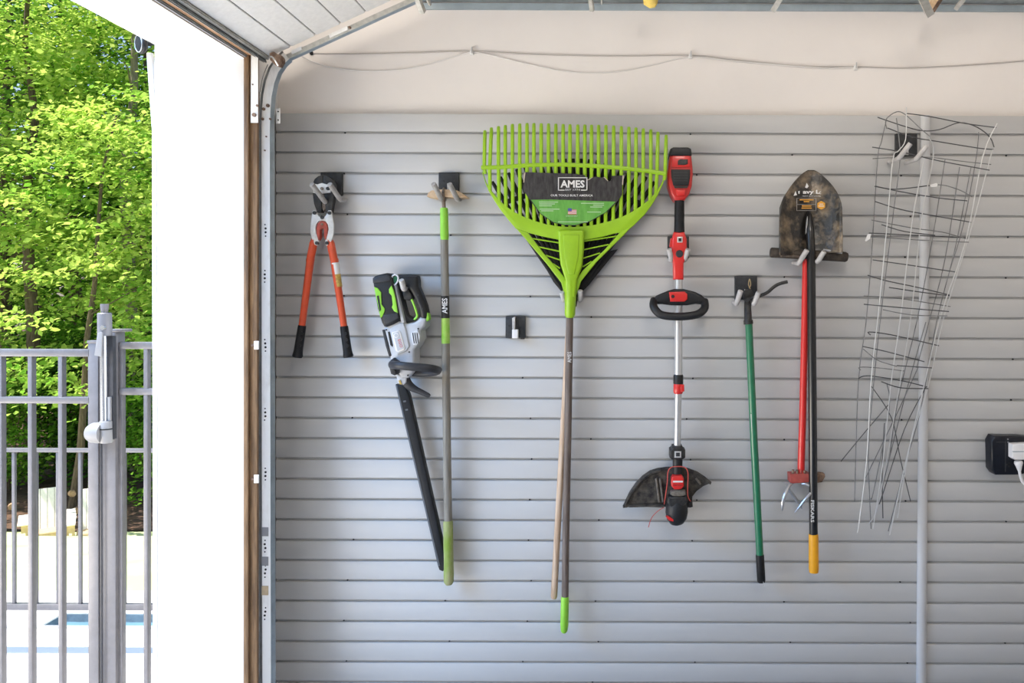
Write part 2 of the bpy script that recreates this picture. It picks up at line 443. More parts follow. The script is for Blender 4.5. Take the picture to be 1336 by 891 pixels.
# ------------------------------------------------------------------ raised garage door
DT = .17
p0 = pt(366, 75, DT); p1 = pt(530, -1, DT)
axis = (p1 - p0); axis.y = 0; axis.normalize()
nup = Vector((-axis.z, 0, axis.x))
door = empty('door_1', p0, 'white raised garage door slanting up under the ceiling with long grooved planks', 'garage door', kind='structure')
PW = .0975; YN = -4.9; YD = -DT - .012
def slab(name, s0, s1, t0, t1, y0, y1, m, parent, bev=0):
    bm = bmesh.new()
    cs = [p0 + axis * s + nup * t for s, t in ((s0, t0), (s1, t0), (s1, t1), (s0, t1))]
    A = [bm.verts.new((v.x, y0, v.z)) for v in cs]; B = [bm.verts.new((v.x, y1, v.z)) for v in cs]
    bm.faces.new(A); bm.faces.new(B[::-1])
    for i in range(4): bm.faces.new((A[i], B[i], B[(i + 1) % 4], A[(i + 1) % 4]))
    if bev: bmesh.ops.bevel(bm, geom=bm.edges[:], offset=bev, segments=2, affect='EDGES')
    return obj(name, bm, m, parent, smooth=bool(bev))
pl0 = None; s0 = .055
for i in range(14):
    if pl0 is None: pl0 = slab('plank', s0, s0 + PW - .0025, .012, .045, YN, YD, 'door_panel', door, .0022)
    else:
        share(pl0, axis * (PW * i), 'plank', door)
slab('core', s0 - .02, s0 + 14 * PW, .0165, .05, YN + .01, YD - .004, 'wire_dark', door)
slab('bottom_plank', -.030, s0 - .003, .012, .045, YN, YD, 'door_panel', door, .002)
slab('bottom_rail', -.045, -.031, .004, .05, YN, YD, 'bracket_grey', door, .003)
slab('weather_seal', -.052, -.046, -.004, .04, YN, YD, 'seal', door, .004)
slab('seal_lip', -.060, -.053, .0, .016, YN, YD, 'bracket_grey', door, .004)

# ------------------------------------------------------------------ door track
trk = empty('garage_door_track', pt(348, 891, DT), 'white painted metal garage door track curving up beside the slatwall', 'door track')
def sweep(name, path, prof, m, parent):
    """path: px points on plane DT; prof: list of (offset along the path normal in px, d)"""
    P = [Vector((x, y)) for x, y in path]; bm = bmesh.new(); rows = []
    for i, p in enumerate(P):
        a = P[max(0, i - 1)]; b = P[min(len(P) - 1, i + 1)]; t = (b - a).normalized(); nn = Vector((-t.y, t.x))
        rows.append([bm.verts.new(pt(p.x + nn.x * o, p.y + nn.y * o, d)) for o, d in prof])
    for i in range(len(rows) - 1):
        for j in range(len(prof) - 1): bm.faces.new((rows[i][j], rows[i + 1][j], rows[i + 1][j + 1], rows[i][j + 1]))
    sol = obj(name, bm, m, parent, smooth=False)
    mod = sol.modifiers.new('thickness', 'SOLIDIFY'); mod.thickness = .0022; mod.offset = 0
    return sol
vert = [(348.5, 1010), (348, 891), (347.3, 600), (346.8, 300), (346.6, 170)]
arc = [(346.6, 170), (347.2, 145), (349, 125), (352.5, 107), (358, 92), (366, 80), (374, 72.5)]
slope = [(374, 72.5), (400, 60.8), (450, 38), (500, 15), (560, -12)]
def tp(path, lo, hi, d0=DT, d1=DT): return [(lo, d0), (hi, d1)]
# seen along its length: white web, dark lip on the left, bluish flange on the right
sweep('rail_web', vert, [(-5.5, DT), (5.5, DT)], 'track_white', trk)
sweep('rail_flange', vert, [(5.5, DT), (5.9, DT - .02), (11.5, DT - .03)], 'flange', trk)
sweep('rail_lip', vert, [(-5.5, DT), (-6.2, DT - .012), (-9.5, DT - .012), (-10.5, DT - .004)], 'seal', trk)
sweep('curve_web', arc, [(-5.5, DT), (5.5, DT)], 'track_white', trk)
sweep('curve_flange', arc, [(5.5, DT), (5.9, DT - .02), (11.0, DT - .03)], 'flange', trk)
sweep('curve_lip', arc, [(-5.5, DT), (-6.2, DT - .012), (-8.5, DT - .012)], 'seal', trk)
sweep('slope_web', slope, [(-1.5, DT), (5.0, DT)], 'bracket_grey', trk)
sweep('slope_flange', slope, [(5.0, DT), (5.4, DT - .02), (8.5, DT - .03)], 'flange', trk)
for x, y, w, h in ((386, 63.2, 13, 4), (441, 39.3, 24, 4.5)):
    plate('splice_plate', [(x - w / 2, y + w * .22), (x + w / 2, y - w * .22), (x + w / 2 + 1, y - w * .22 + h), (x - w / 2 + 1, y + w * .22 + h)][::1], DT + .006, .005, 'track_white', trk)
disc('bolt', 456, 35.5, DT, DT + .008, 1.6, 'rust', trk, 8)
# slots punched in the web, tape patches, bolts
for y0 in (300, 360, 450, 540, 618, 712, 745, 800):
    for dy, h in ((-7, 1.4), (-2, 2.2), (3, 2.0), (8, 1.4)):
        disc('slot', 345.5 + R.uniform(-.5, 1), y0 + dy, DT + .0005, DT + .0018, 1.0 if h < 2 else 1.5, 'hole', trk, 8)
pbox('tape_patch', 341.3, 688, 349.8, 699.5, DT, DT + .003, 'tape_grey', trk)
pbox('tape_patch', 341.3, 726.5, 349.8, 738, DT, DT + .003, 'tape_grey', trk)
pbox('tape_patch', 341.3, 764.5, 349.8, 776.5, DT, DT + .003, 'tape_tan', trk)
for x, y, rr in ((349, 137.5, 2.3), (343.5, 142, 2), (342, 155, 1.8), (352, 155, 1.3), (347, 178, 1.0), (345, 196, 1)):
    disc('bolt', x, y, DT, DT + .006, rr, 'rust', trk, 10)
# bracket clip to the slat wall side, jamb brackets
pbox('clip_bracket', 360.2, 141, 365.5, 161, DT - .024, DT - .02, 'track_white', trk, .002)
disc('clip_hole', 362.8, 145.5, DT - .021, DT - .019, 1.0, 'hole', trk, 8); disc('clip_hole', 362.8, 156.5, DT - .021, DT - .019, 1.0, 'hole', trk, 8)
ang = plate('angle_bracket', [(327.5, 62), (336.5, 66), (336.5, 160), (327, 160)], DT + .078, .003, 'track_white', trk)
disc('bolt', 331, 149.5, DT + .077, DT + .084, 2.6, 'rust', trk, 10); disc('bolt', 335.0, 137.5, DT + .077, DT + .082, 1.6, 'rust', trk, 10)
disc('bolt', 329.3, 110, DT + .077, DT + .081, 1.0, 'rust', trk, 8)
for y in (450, 624.5):
    pbox('jamb_bracket', 331, y - 5, 337.5, y + 6, DT + .076, DT + .082, 'tag_white', trk, .002)
    disc('bracket_bolt', 328.8, y + .5, DT + .07, DT + .079, 1.8, 'rust', trk, 8)
cable('lift_cable', [(349.5, 84, DT + .012), (343, 100, DT + .012), (339.6, 118, DT + .012), (338.4, 140, DT + .01), (338.0, 300, DT + .008), (338, 600, DT + .008), (338.6, 900, DT + .008)], .0016, 'wire_mid', trk, n=4)
# rusty roller bracket at the door's lower corner
rb = empty('roller_bracket', pt(361, 76, DT), 'rusty roller bracket at the lower corner of the raised garage door', 'bracket')
plate('plate', [(351, 69), (357, 67), (367, 74), (369.5, 80), (365.5, 87), (359, 85), (352, 78)], DT + .055, .018, 'rust', rb, .003)
tube('roller', [pt(364, 77, DT + .055), pt(366, 79, DT + .025)], [.016, .016], 'rust', rb, seg=14)
cable('spring_wire', [(349, 76, DT + .06), (354, 74, DT + .066), (359, 79, DT + .067), (363, 86, DT + .06)], .003, 'steel', rb)

# ------------------------------------------------------------------ overhead rack bits at the very top
rack = empty('overhead_rack', pt(940, 5, .03), 'grey steel ledge of an overhead storage rack running along the top of the wall', 'storage rack')
a = pt(549, 12.0, -.026)
box('ledger', a.x, XR - .01, .026, .0335, a.z, a.z + .024, 'ledger', rack)
box('back_angle', a.x, XR - .01, -.01, .0335, a.z + .03, a.z + .034, 'galv', rack)
for i in range(9): tube('deck_wire', [Vector((a.x, -.06 - i * .07, a.z + .10)), Vector((XR - .01, -.06 - i * .07, a.z + .10))], .004, 'rack_dark', rack, seg=6)
for i in range(14): box('deck_cross', a.x + .05 + i * .21, a.x + .065 + i * .21, -.66, .033, a.z + .085, a.z + .097, 'rack_dark', rack)
def strut(x0, y0, x1, y1, d0, d1, wpx, m='bracket_grey', nm='strut'):
    A, B = pt(x0, y0, d0), pt(x1, y1, d1)
    return tube(nm, [A, B], wpx * sc(d1) / 2 * 1.2, m, rack, seg=4, upv=(.7, .7, 0))
strut(539, -18, 551.5, 16, .30, .22, 8); strut(553, -12, 561, 6, .2, .12, 4)
strut(769, -14, 772.5, 13.5, .3, .22, 6); strut(784, -12, 785, 5.5, .12, .08, 2)
strut(1026, -14, 1009, 13, .3, .22, 8); strut(1198, -14, 1213, 18, .34, .25, 11); strut(1268, -14, 1247, 11.5, .2, .12, 6)
strut(1236, -14, 1218, 14, .3, .2, 5, 'rust')
yb = obj('sponge', b_tube(bmesh.new(), [pt(846, -6, .16), pt(849, 0, .16), pt(853, 5, .16), pt(856, 7, .16)], [.022, .030, .022, .010], 10, flat=.7), 'yellow_foam', smooth=True)
tag(yb, 'yellow foam piece poking down from the overhead rack', 'sponge')
bt = plate('timber_offcut', [(1222, -16), (1234, -16), (1224, 7), (1217, 13), (1214, 9)], .20, .05, 'pale_wood', None, .003)
tag(bt, 'rough timber offcut end poking out under the overhead rack', 'timber')

# ------------------------------------------------------------------ cords pinned along the drywall
def dry(x, y, d=-.030): return (x, y, d)
c1 = cable('low_voltage_cord', [dry(405, 69.5), dry(470, 70.3), dry(540, 69), dry(612, 67), dry(700, 71), dry(800, 73), dry(899, 72), dry(960, 78), dry(1040, 86), dry(1117, 87), dry(1180, 88.5), dry(1260, 85), dry(1340, 79)], .0026, 'cord_grey')
tag(c1, 'thin grey cord pinned along the drywall above the slatwall', 'cord')
disc_o = obj('grommet', b_tube(bmesh.new(), [pt(406.5, 69.5, -.034), pt(406.5, 69.5, -.024)], [.008, .006], 10), 'rubber', smooth=True)
tag(disc_o, 'black rubber grommet where the cord enters the drywall', 'grommet')
c2 = cable('sagging_cord', [(391, 71.5, .0), (405, 79, -.02), (430, 87, -.028), (475, 92.5, -.03), (530, 90, -.03), (580, 78, -.03), (612, 68.5, -.03), (640, 72, -.03), (690, 84, -.03), (745, 94, -.03), (800, 94, -.03), (850, 85, -.03), (900, 74.5, -.03), (960, 80, -.03), (1030, 86, -.03), (1080, 89, -.03), (1112, 88, -.03)], .0024, 'cord_white')
tag(c2, 'white cord sagging in loops between clips on the drywall', 'cord')
for x, y, lab in ((615, 66, 'small white cord clip above the green rake head, leftmost of the clips'), (901, 71, 'small white cord clip above the red string trimmer'), (1117, 86, 'small white cord clip between the shovel and the wire cage')):
    e = empty('cord_clip', pt(x, y, -.03), lab, 'clip', 'cord clips on the drywall')
    pbox('clip', x - 2.2, y - 1, x + 2.2, y + 4.5, -.034, -.020, 'tag_white', e, .001)
    tube('nail', [pt(x + .5, y - 4, -.034), pt(x + .5, y - 4.2, -.016), pt(x + .5, y + 3, -.018)], .0026, 'steel', e, seg=6)

# ------------------------------------------------------------------ slatwall hooks
def hook(rect, prongs, label, tipm='hook_vinyl', back=.022):
    x0, y0, x1, y1 = rect
    e = empty('slatwall_hook', pt((x0 + x1) / 2, y1, .0), label, 'hook', 'slatwall tool hooks')
    pbox('plate', x0, y0, x1, y1, -.004, .014, 'hook_plate', e, .0025)
    yy = y0 + (y1 - y0) * .42
    for fx in (.25, .75): disc('screw', x0 + (x1 - x0) * fx, yy, .014, .0165, 1.1, 'screw', e, 8)
    pbox('center_tab', (x0 + x1) / 2 - 2, y0 + (y1 - y0) * .55, (x0 + x1) / 2 + 2.6, y1 - 3, .014, .022, 'hook_vinyl', e, .001)
    for (xr, yr), (xt, yt), dt in prongs:
        A = pt(xr, yr, dt - back); B = pt(xt, yt, dt)
        tube('prong', spline([Vector((A.x, -.012, A.z + .004)), Vector((A.x, A.y * .6, A.z + .001)), A, A.lerp(B, .5), A.lerp(B, .92), B], 3), [.0085] * 6 + [.0096] * 8 + [.0088, .0055], tipm, e, seg=10)
    return e
hook((418, 225, 446, 255), [((424, 263), (406.5, 240), .13), ((444, 260), (430, 240), .13)], 'dark hook plate with two grey prongs holding the red bolt cutters', 'hook_dirty', .066)
hook((572, 225, 598.5, 250.5), [((576, 260), (565.5, 239.5), .12), ((596.5, 259.5), (586.5, 240), .12)], 'dark hook plate with grey prongs holding the long green and grey hoe', 'hook_dirty', .062)
hook((517, 359, 545, 386), [((527, 377), (523.5, 365), .14), ((546, 380), (538, 366), .05)], 'dark hook plate behind the handle of the hedge trimmer')
hook((735, 366, 760, 392), [((736, 392), (733, 381), .085), ((757, 391), (757, 379), .085)], 'hook with grey prongs under the neck of the green rake')
hook((871, 308, 899, 337), [((876, 339), (873, 325), .105), ((893, 339), (898, 325), .105)], 'dark hook plate with pale prongs gripping the red string trimmer shaft')
hook((959, 360, 988, 391), [((961, 396), (966.5, 379), .10), ((984, 396), (990, 381), .10)], 'dark hook plate with white prongs holding the green handled tool')
hook((1046, 308, 1072, 336), [((1042.5, 343), (1053, 326), .125), ((1067, 341), (1075.5, 328), .125)], 'hook with pale prongs under the blade of the shovel')
hook((1169, 174, 1197, 205), [((1173, 206), (1188, 187), .14), ((1196, 207), (1209, 190), .14)], 'dark hook plate with two pale prongs at the top of the wire cage')
# the empty one
e = empty('slatwall_hook', pt(672, 441), 'empty dark hook plate with a single pale bent tab beside the rake', 'hook', 'slatwall tool hooks')
pbox('plate', 659.5, 412.5, 685, 441, -.004, .014, 'hook_plate', e, .0025)
for x in (664.5, 678.5): disc('screw', x, 425.3, .014, .0165, 1.2, 'screw', e, 8)
pbox('foot', 679.5, 439, 684, 442.5, .0, .012, 'screw', e)
plate('tab', [(668, 415), (672, 413), (671.8, 430), (668.5, 431.5)], .030, .014, 'hook_vinyl', e, .001)
pbox('tab_block', 668, 430, 675.5, 441.5, .012, .040, 'plug_white', e, .0015)
plate('tab_shadow_patch', [(672.2, 414), (675, 414.5), (675.3, 425), (678, 426), (675.5, 429.5), (672, 429.5)], .0165, .002, 'screw', e)  # dark patch laid beside the tab to draw its shadow

# ------------------------------------------------------------------ bolt cutters
bc = empty('bolt_cutters', pt(421, 468, .05), 'red handled bolt cutters with black grips and silver linkage near the door track', 'bolt cutter')
D = .062
plate('jaw', [(407, 249), (407.5, 240), (410, 233.5), (415, 229.5), (421, 228), (421, 249), (419.8, 262), (419.6, 277), (413.5, 277), (409.5, 266)], D, .024, 'jaw_black', bc, .003)
plate('jaw', [(421, 228), (427, 229), (433, 233), (436.5, 240), (437, 249), (434.5, 264), (432, 277), (424, 277), (424.2, 262), (421, 249)], D, .024, 'jaw_black', bc, .003)
plate('cutting_edge', [(420, 256), (422, 252), (424.2, 262), (424.5, 272), (422, 276), (420, 270)], D - .004, .012, 'rust_steel', bc, .001)
plate('head_plate', [(406.5, 243), (409, 239.5), (414, 240.5), (420, 238.5), (426, 240.5), (431, 239), (432.5, 244), (431, 251.5), (420, 252.5), (408, 251.5)], D + .007, .006, 'silver', bc, .0015)
for x in (411, 419.6, 427.5): disc('head_bolt', x, 245.8, D + .006, D + .012, 2.4 if x != 419.6 else 1.9, 'rust_steel' if x != 427.5 else 'jaw_black', bc, 10)
def mir(pts, cx=420.0): return [(2 * cx - x, y) for x, y in pts][::-1]
Lk = [(407, 277), (408.5, 274.2), (412, 274.5), (414, 279), (416, 282.5), (420, 282.5), (420, 288), (415.5, 288.5), (412.5, 293), (411.5, 299), (413, 306), (416, 313), (416, 318), (413.5, 320.5), (410, 319), (406.5, 311), (404.6, 303), (404.6, 293)]
plate('link_plate', Lk, D + .007, .007, 'silver', bc, .0018)
plate('link_plate', mir(Lk), D + .007, .007, 'silver', bc, .0018)
plate('yoke', [(412.5, 297), (414, 291.5), (417, 288.8), (420, 288), (423, 288.8), (426, 291.5), (427.5, 297), (427.5, 304), (425, 314), (422.4, 309), (422.4, 299.5), (420, 297.5), (417.6, 299.5), (417.6, 309), (415, 314), (412.5, 304)], D + .009, .022, 'cutter_red_dark', bc, .003)
for x, y, rr in ((410, 277.6, 2.4), (429.4, 277.6, 2.4), (419.8, 283.5, 2.3), (413, 317, 2.3), (426.3, 317, 2.3), (419.8, 292.5, 1.6)):
    disc('pivot_bolt', x, y, D, D + .0125, rr, 'jaw_black' if rr > 2 else 'rust', bc, 12)
for pts_, r0 in (([(413.5, 306), (409, 318), (405.5, 335), (394, 425)], 1), ([(426.5, 306), (431.5, 318), (436, 340), (449, 427)], -1)):
    ptube('handle', [(x, y, D - .006) for x, y in pts_], [.011, .0148, .0142, .0122], 'cutter_red', bc)
ptube('collar', [(405.0, 338, D - .006), (404.4, 342, D - .006)], [.0152, .0145], 'cutter_red', bc)
ptube('collar', [(436.0, 338, D - .006), (436.7, 342.5, D - .006)], [.0154, .0147], 'cutter_red', bc)
ptube('sticker', [(436.9, 343, D - .006), (439.3, 358, D - .006)], [.0145, .0140], 'sticker_white', bc)
ptube('sticker', [(439.3, 358, D - .006), (441.8, 374.5, D - .006)], [.0140, .0136], 'sticker_yellow', bc)
for x0, y0, x1, y1 in ((394.3, 424.5, 388, 465), (448.8, 425.5, 454.4, 465)):
    q = lambda t: (x0 + (x1 - x0) * t, y0 + (y1 - y0) * t, D - .006)
    ptube('grip', [q(0), q(.05), q(.8), q(.9), q(.98), q(1.03)], [.0142, .0150, .0160, .0172, .0190, .0165], 'rubber', bc)
    for t in (.25, .45, .65): disc('grip_rib', *q(t)[:2], D, D + .0098, 2.2, 'rubber', bc, 8)

# ------------------------------------------------------------------ hoe
D = .052
ho = empty('garden_hoe', pt(585.6, 762, D), 'long grey handled garden hoe with lime green ferrule and worn green end grip', 'hoe')
def lx(y, a=(579.3, 272), b=(585.6, 762)): return a[0] + (b[0] - a[0]) * (y - a[1]) / (b[1] - a[1])
plate('blade', [(557, 256.5), (558.5, 251.5), (563, 248.3), (572, 247), (590, 247.2), (598, 249), (605, 253.5), (609.5, 257), (600, 257.8), (580, 256.5), (566, 258)], .060, .055, 'pale_wood', ho, .0015)
tube('neck', spline([pt(579.5, 246, .05), pt(578.2, 250, .062), pt(578.6, 258, .058), pt(579.5, 276, D)], 4), [.0052] * 4 + [.0056] * 4 + [.007] * 5, 'rust_steel', ho)
ptube('ferrule', [(579.3, 271.5, D), (579.4, 274, D), (580, 308, D), (580.1, 313, D)], [.0135, .0150, .0160, .0152], 'lime', ho)
ptube('shaft', [(lx(312), 312, D), (lx(500), 500, D), (lx(684), 684, D)], [.0146, .0150, .0150], 'grey_shaft', ho, seg=16)
ptube('print_band', [(lx(386), 386, D), (lx(415), 415, D)], .0153, 'jaw_black', ho, seg=16)
text('lettering', 'AMES', lx(398) - .8, 399, 7.2, D + .0158, 'print_white', ho, rot=math.pi / 2, wpx=20, bold=.02)
ptube('green_band', [(lx(415), 415, D), (lx(448), 448, D)], .0156, 'lime_pale', ho, seg=16)
ptube('end_grip', [(lx(679), 679, D), (lx(682), 682, D), (lx(750), 750, D), (lx(759), 759, D), (lx(762.5), 762.5, D)], [.0165, .0178, .0190, .0180, .012], 'worn_grip', ho, seg=16)

# ------------------------------------------------------------------ hedge trimmer
D = .11
ht = empty('hedge_trimmer', pt(578, 745, .05), 'grey and black cordless hedge trimmer with lime green battery panels hanging blade down', 'hedge trimmer')
bat = plate('battery', [(485.2, 363), (489, 359.8), (497, 357.5), (504, 356), (508.5, 357), (511.5, 362), (516.5, 388), (521.5, 416), (518, 419.5), (512, 423.5), (503.5, 426.5), (500.5, 426), (497.5, 421), (493, 402), (488, 380)], D + .012, .075, 'charcoal', ht, .010)
plate('cap_step', [(486.3, 369), (486, 364.5), (492, 361), (504, 359), (508.5, 360.5), (510, 366), (500, 368.5)], D + .016, .01, 'charcoal2', bat, .003)
plate('base_step', [(499, 411), (518.5, 408.5), (520, 415), (511, 420.5), (503.5, 423), (500.5, 420)], D + .015, .01, 'charcoal2', bat, .003)
plate('green_panel', [(488, 374.3), (492.5, 375.8), (497, 381.5), (497.2, 386), (497.6, 397), (501.8, 402.5), (501.6, 406), (498.6, 413), (496.3, 415), (492.5, 396), (490, 386)], D + .0155, .006, 'lime', bat, .0015)
plate('green_panel', [(510.5, 372.5), (507.3, 377.5), (507.5, 382), (511, 386), (512.3, 397.5), (511, 401), (514, 406), (518.8, 408.5), (516, 390), (513.5, 379)], D + .0155, .006, 'lime', bat, .0015)
plate('green_lettering_strip', [(491.5, 386), (494, 385.5), (497, 404), (495.2, 406.5)], D + .017, .003, 'charcoal', bat)
bodyp = [(500.5, 428.5), (506, 425), (513, 422), (519, 419.3), (525, 418.5), (529.5, 422.5), (541, 420.5), (548.5, 413.5), (556, 416), (554, 426), (548.2, 431.5), (549, 442), (544.5, 451.5), (540.3, 456), (540.4, 473), (538, 487), (532, 493.5), (523, 493), (516, 482), (509, 468), (505.7, 451), (501.5, 438)]
body = plate('body', bodyp, D, .082, 'body_grey', ht, .010)
plate('body_top_rail', [(508, 430), (514, 424.5), (521, 421.5), (526, 421), (529, 428), (534, 452), (530, 458), (518, 463), (513, 452)], D + .006, .02, 'body_grey', body, .004)
plate('side_bar', [(498.3, 430.5), (501.5, 429.8), (504, 438), (508, 455), (510.5, 464), (507.3, 465.5), (503, 452)], D + .002, .06, 'charcoal2', body, .003)
plate('side_channel', [(506, 433), (508.2, 432.5), (513, 450), (511.8, 452.5), (509.2, 450)], D + .0025, .01, 'charcoal', body)
plate('name_plate', [(511, 433.5), (520, 430.8), (522.3, 433), (528.3, 454.5), (526.5, 457), (518.7, 460), (516, 457)], D + .0085, .004, 'sticker_white', body, .001)
plate('name_plate_inset', [(512.5, 434.5), (519.8, 432.3), (526.8, 454.5), (518.8, 457.8)], D + .0095, .004, 'body_grey', body)
disc('emblem_ring', 516.7, 437.6, D + .009, D + .0105, 3.3, 'print_white', body, 16); disc('emblem_core', 516.7, 437.6, D + .009, D + .0112, 2.2, 'body_grey', body, 16)
text('lettering', 'EGO', 522.2, 448, 3.6, D + .0098, 'flag_red', body, rot=-1.28, wpx=11, bold=.01)
plate('vent_frame', [(536, 434), (544.5, 430.5), (548, 438), (547, 446), (543.5, 450.5), (538.8, 450), (537, 442)], D + .004, .012, 'body_grey2', body, .002)
for x in (537.8, 540.6, 543.4): plate('vent_slot', [(x, 434.5), (x + 1.2, 433.8), (x + 3.2, 447.5), (x + 2.0, 448.2)], D + .0047, .002, 'screw', body)
for x, y in ((503.7, 430.3), (545.5, 428.8), (533.8, 459.3), (532, 489.7), (514.6, 374.3), (544.8, 385), (550.4, 402.6)): disc('screw', x, y, D - .004, D + .0022, 1.15, 'screw', body, 8)
fr = plate('frame_rib', [(513.5, 372), (516, 371.5), (527.5, 421), (523.5, 421)], D + .004, .06, 'body_grey', ht, .0012)
tube('loop_ring', spline([pt(x, y, D + .004) for x, y in ((514.5, 371.8), (511.2, 366.5), (511.8, 360.5), (516, 358.4), (519.4, 361.5), (518.6, 367.5))], 4, True), .0030, 'body_grey2', ht, seg=8, closed=True)
plate('loop_insert', [(514.3, 370), (512.6, 366), (513.2, 361.5), (516, 360), (518, 362.2), (517.4, 367)], D + .001, .02, 'green_enamel', ht)
plate('inner_panel', [(517, 373), (521, 366), (522.5, 378), (526, 396), (530, 411), (541, 418), (528, 422), (526.5, 417)], D - .02, .045, 'charcoal2', ht, .004)
hd = plate('handle', [(518.5, 361.5), (524, 359.5), (543.8, 359.8), (545, 366), (545.2, 373.5), (550, 385), (555, 398.5), (557.2, 409), (556.2, 416), (548.5, 416), (546.5, 404), (541, 391), (536.5, 382), (531.5, 374.5), (526.5, 369.5), (521, 369)], D, .045, 'charcoal', ht, .012)
plate('trigger', [(524.5, 381), (528, 375), (532, 376.5), (538, 386), (537.5, 390.5), (533, 392), (526.5, 390.5)], D - .005, .035, 'jaw_black', hd, .005)
tube('green_trim', spline([pt(x, y, D - .004) for x, y in ((537, 390.5), (539.8, 397), (543, 406), (544.2, 412.5), (540.5, 417))], 4), .0040, 'lime', hd, seg=8)
plate('green_accent', [(556.8, 407), (559, 410.5), (559.8, 417), (556.5, 419.5), (555.3, 416), (557, 412)], D - .006, .03, 'lime', hd, .002)
tube('front_handle', spline([pt(510.5, 476, D + .025), pt(518, 476.5, D + .085), pt(532, 478, D + .10), pt(556, 480, D + .09), pt(568, 482, D + .065), pt(572, 484.3, D + .02), pt(562, 486.3, D - .03), pt(545, 486.5, D - .045), pt(528, 485, D - .045)], 4), .0150, 'charcoal2', ht, seg=12, flat=.75)
plate('handle_mount', [(507, 478), (509, 470), (513, 467), (519.5, 471.5), (520, 482), (518.5, 488), (514, 490), (509.5, 488)], D + .022, .05, 'charcoal2', ht, .006)
disc('mount_bolt', 513.3, 485.5, D + .02, D + .03, 2.6, 'jaw_black', ht, 12)
plate('nose', [(516, 488), (522, 489), (530, 492.5), (530, 499), (526, 502), (519.5, 499.5)], D - .012, .05, 'body_grey2', ht, .004)
plate('yellow_mark', [(519.6, 496.5), (522, 496), (524.3, 501.3), (521.6, 501.5)], D - .008, .01, 'sticker_yellow', ht)
tube('blade_guard', spline([pt(528, 494, D - .03), pt(533, 502, D - .03), pt(541, 507.5, D - .03), (pt(552, 512.5, D - .03)), pt(561, 517, D - .03)], 3), [.020, .019, .018, .017, .016, .0145, .013, .0115, .0105, .010, .0095, .009, .006], 'charcoal2', ht, seg=10, flat=.6)
DB = .062
plate('scabbard', [(515.6, 501.5), (529.3, 503.5), (534, 517), (583.2, 737), (581.5, 743.5), (577, 746), (572.8, 744), (570.8, 738.5)], DB, .030, 'blade_cover', ht, .006)
plate('scabbard_edge', [(515.8, 502.5), (518.2, 502.8), (574.2, 738.5), (571.6, 738.5)], DB + .002, .02, 'blade_edge', ht, .001)
for y in (523, 534): plate('scabbard_notch', [(515.8 + (y - 502) * .236 + 5.2, y), (515.8 + (y - 502) * .236 + 8.4, y - .6), (515.8 + (y - 502) * .236 + 8.8, y + 1.4), (515.8 + (y - 502) * .236 + 5.6, y + 2)], DB + .002, .01, 'blade_edge', ht)

# ------------------------------------------------------------------ black rake with the wooden handle (behind)
br = empty('leaf_rake', pt(722, 780, .03), 'black plastic leaf rake with a bare wooden handle hanging behind the green rake', 'rake', 'rakes hung on one hook')
D = .05
for i in range(21):
    t = -1 + 2 * i / 20
    xb, yb_ = 745 + t * 5, 386 - 20 * (1 - abs(t))
    xt = 748 + t * 106; yt = 207 + 30 * abs(t) ** 2.2
    xm_, ym_ = xb + (xt - xb) * .52, yb_ + (yt - yb_) * .5
    tube('tine', spline([pt(xb, yb_, D), pt(xm_, ym_, D + .006), pt(xt, yt, D - .012)], 3), [.0085] * 6 + [.006], 'black_plastic', br, seg=6, flat=.45)
plate('shoulder', [(700, 329), (707, 331), (735, 366), (741, 372), (745, 376), (750, 372), (758, 362), (797, 327), (806, 325), (768, 372), (754, 386), (752, 400), (739, 400), (737, 386), (722, 368)], D, .012, 'black_plastic', br, .002)
plate('crossbar', [(655, 262), (690, 250), (746, 245), (805, 251), (842, 264), (841, 270), (805, 258), (746, 252), (690, 257), (656, 268)], D + .006, .01, 'black_plastic', br)
ptube('handle', [(744.5, 396, D - .012), (741.5, 440, D - .012), (735, 560, D - .012), (727.5, 690, D - .012), (722.8, 778, D - .012), (722.6, 780.5, D - .012)], [.011, .0118, .0120, .0122, .0125, .010], 'wood_handle', br, seg=14)

# ------------------------------------------------------------------ green rake
rk = empty('leaf_rake', pt(736, 824, .06), 'large lime green plastic rake with black cardboard label and dark handle with green grip', 'rake', 'rakes hung on one hook')
fd = lambda x, y: .082 + (390 - y) * .00024
inner = [(630.5, 226), (634, 238), (641, 248.5), (650, 259.5), (659, 268), (670, 276), (682, 282), (697, 288), (712.6, 292.5), (729, 295.2), (746, 296.2), (762, 295.2), (777, 293), (795, 288.6), (811, 283), (825, 276), (836, 269), (847, 260.5), (855.6, 251), (862, 241), (866.5, 231)]
outerR = [(869.5, 226), (865, 240), (858, 255), (850, 268), (841.6, 279.5), (828, 293), (813.5, 306)]
outerL = [(687, 313), (673, 298.5), (662, 285.5), (653, 274), (645, 262), (638.5, 251), (633.5, 240), (628, 222)]
plate('basin', inner + outerR + [(806, 303.5), (785, 309), (764.5, 313), (746, 314), (728, 312.5), (708, 308.5), (687, 303), (680, 301)] + outerL[1:], fd, .010, 'rake_green', rk, .0025)
plate('side_strut', [(672.5, 297), (681, 300.5), (688.5, 303.2), (710, 331), (729.5, 353), (739, 366), (741, 386), (736.3, 386), (732.3, 369), (713, 344), (687, 313.5)], lambda x, y: fd(x, y) + .0015, .012, 'rake_green', rk, .0025)
plate('side_strut', [(826, 293.5), (816.5, 299), (811, 300.8), (788, 326.5), (760, 353), (752, 366), (749, 386), (751.5, 386), (758, 367), (778, 342), (813.5, 307)], lambda x, y: fd(x, y) + .0015, .012, 'rake_green', rk, .0025)
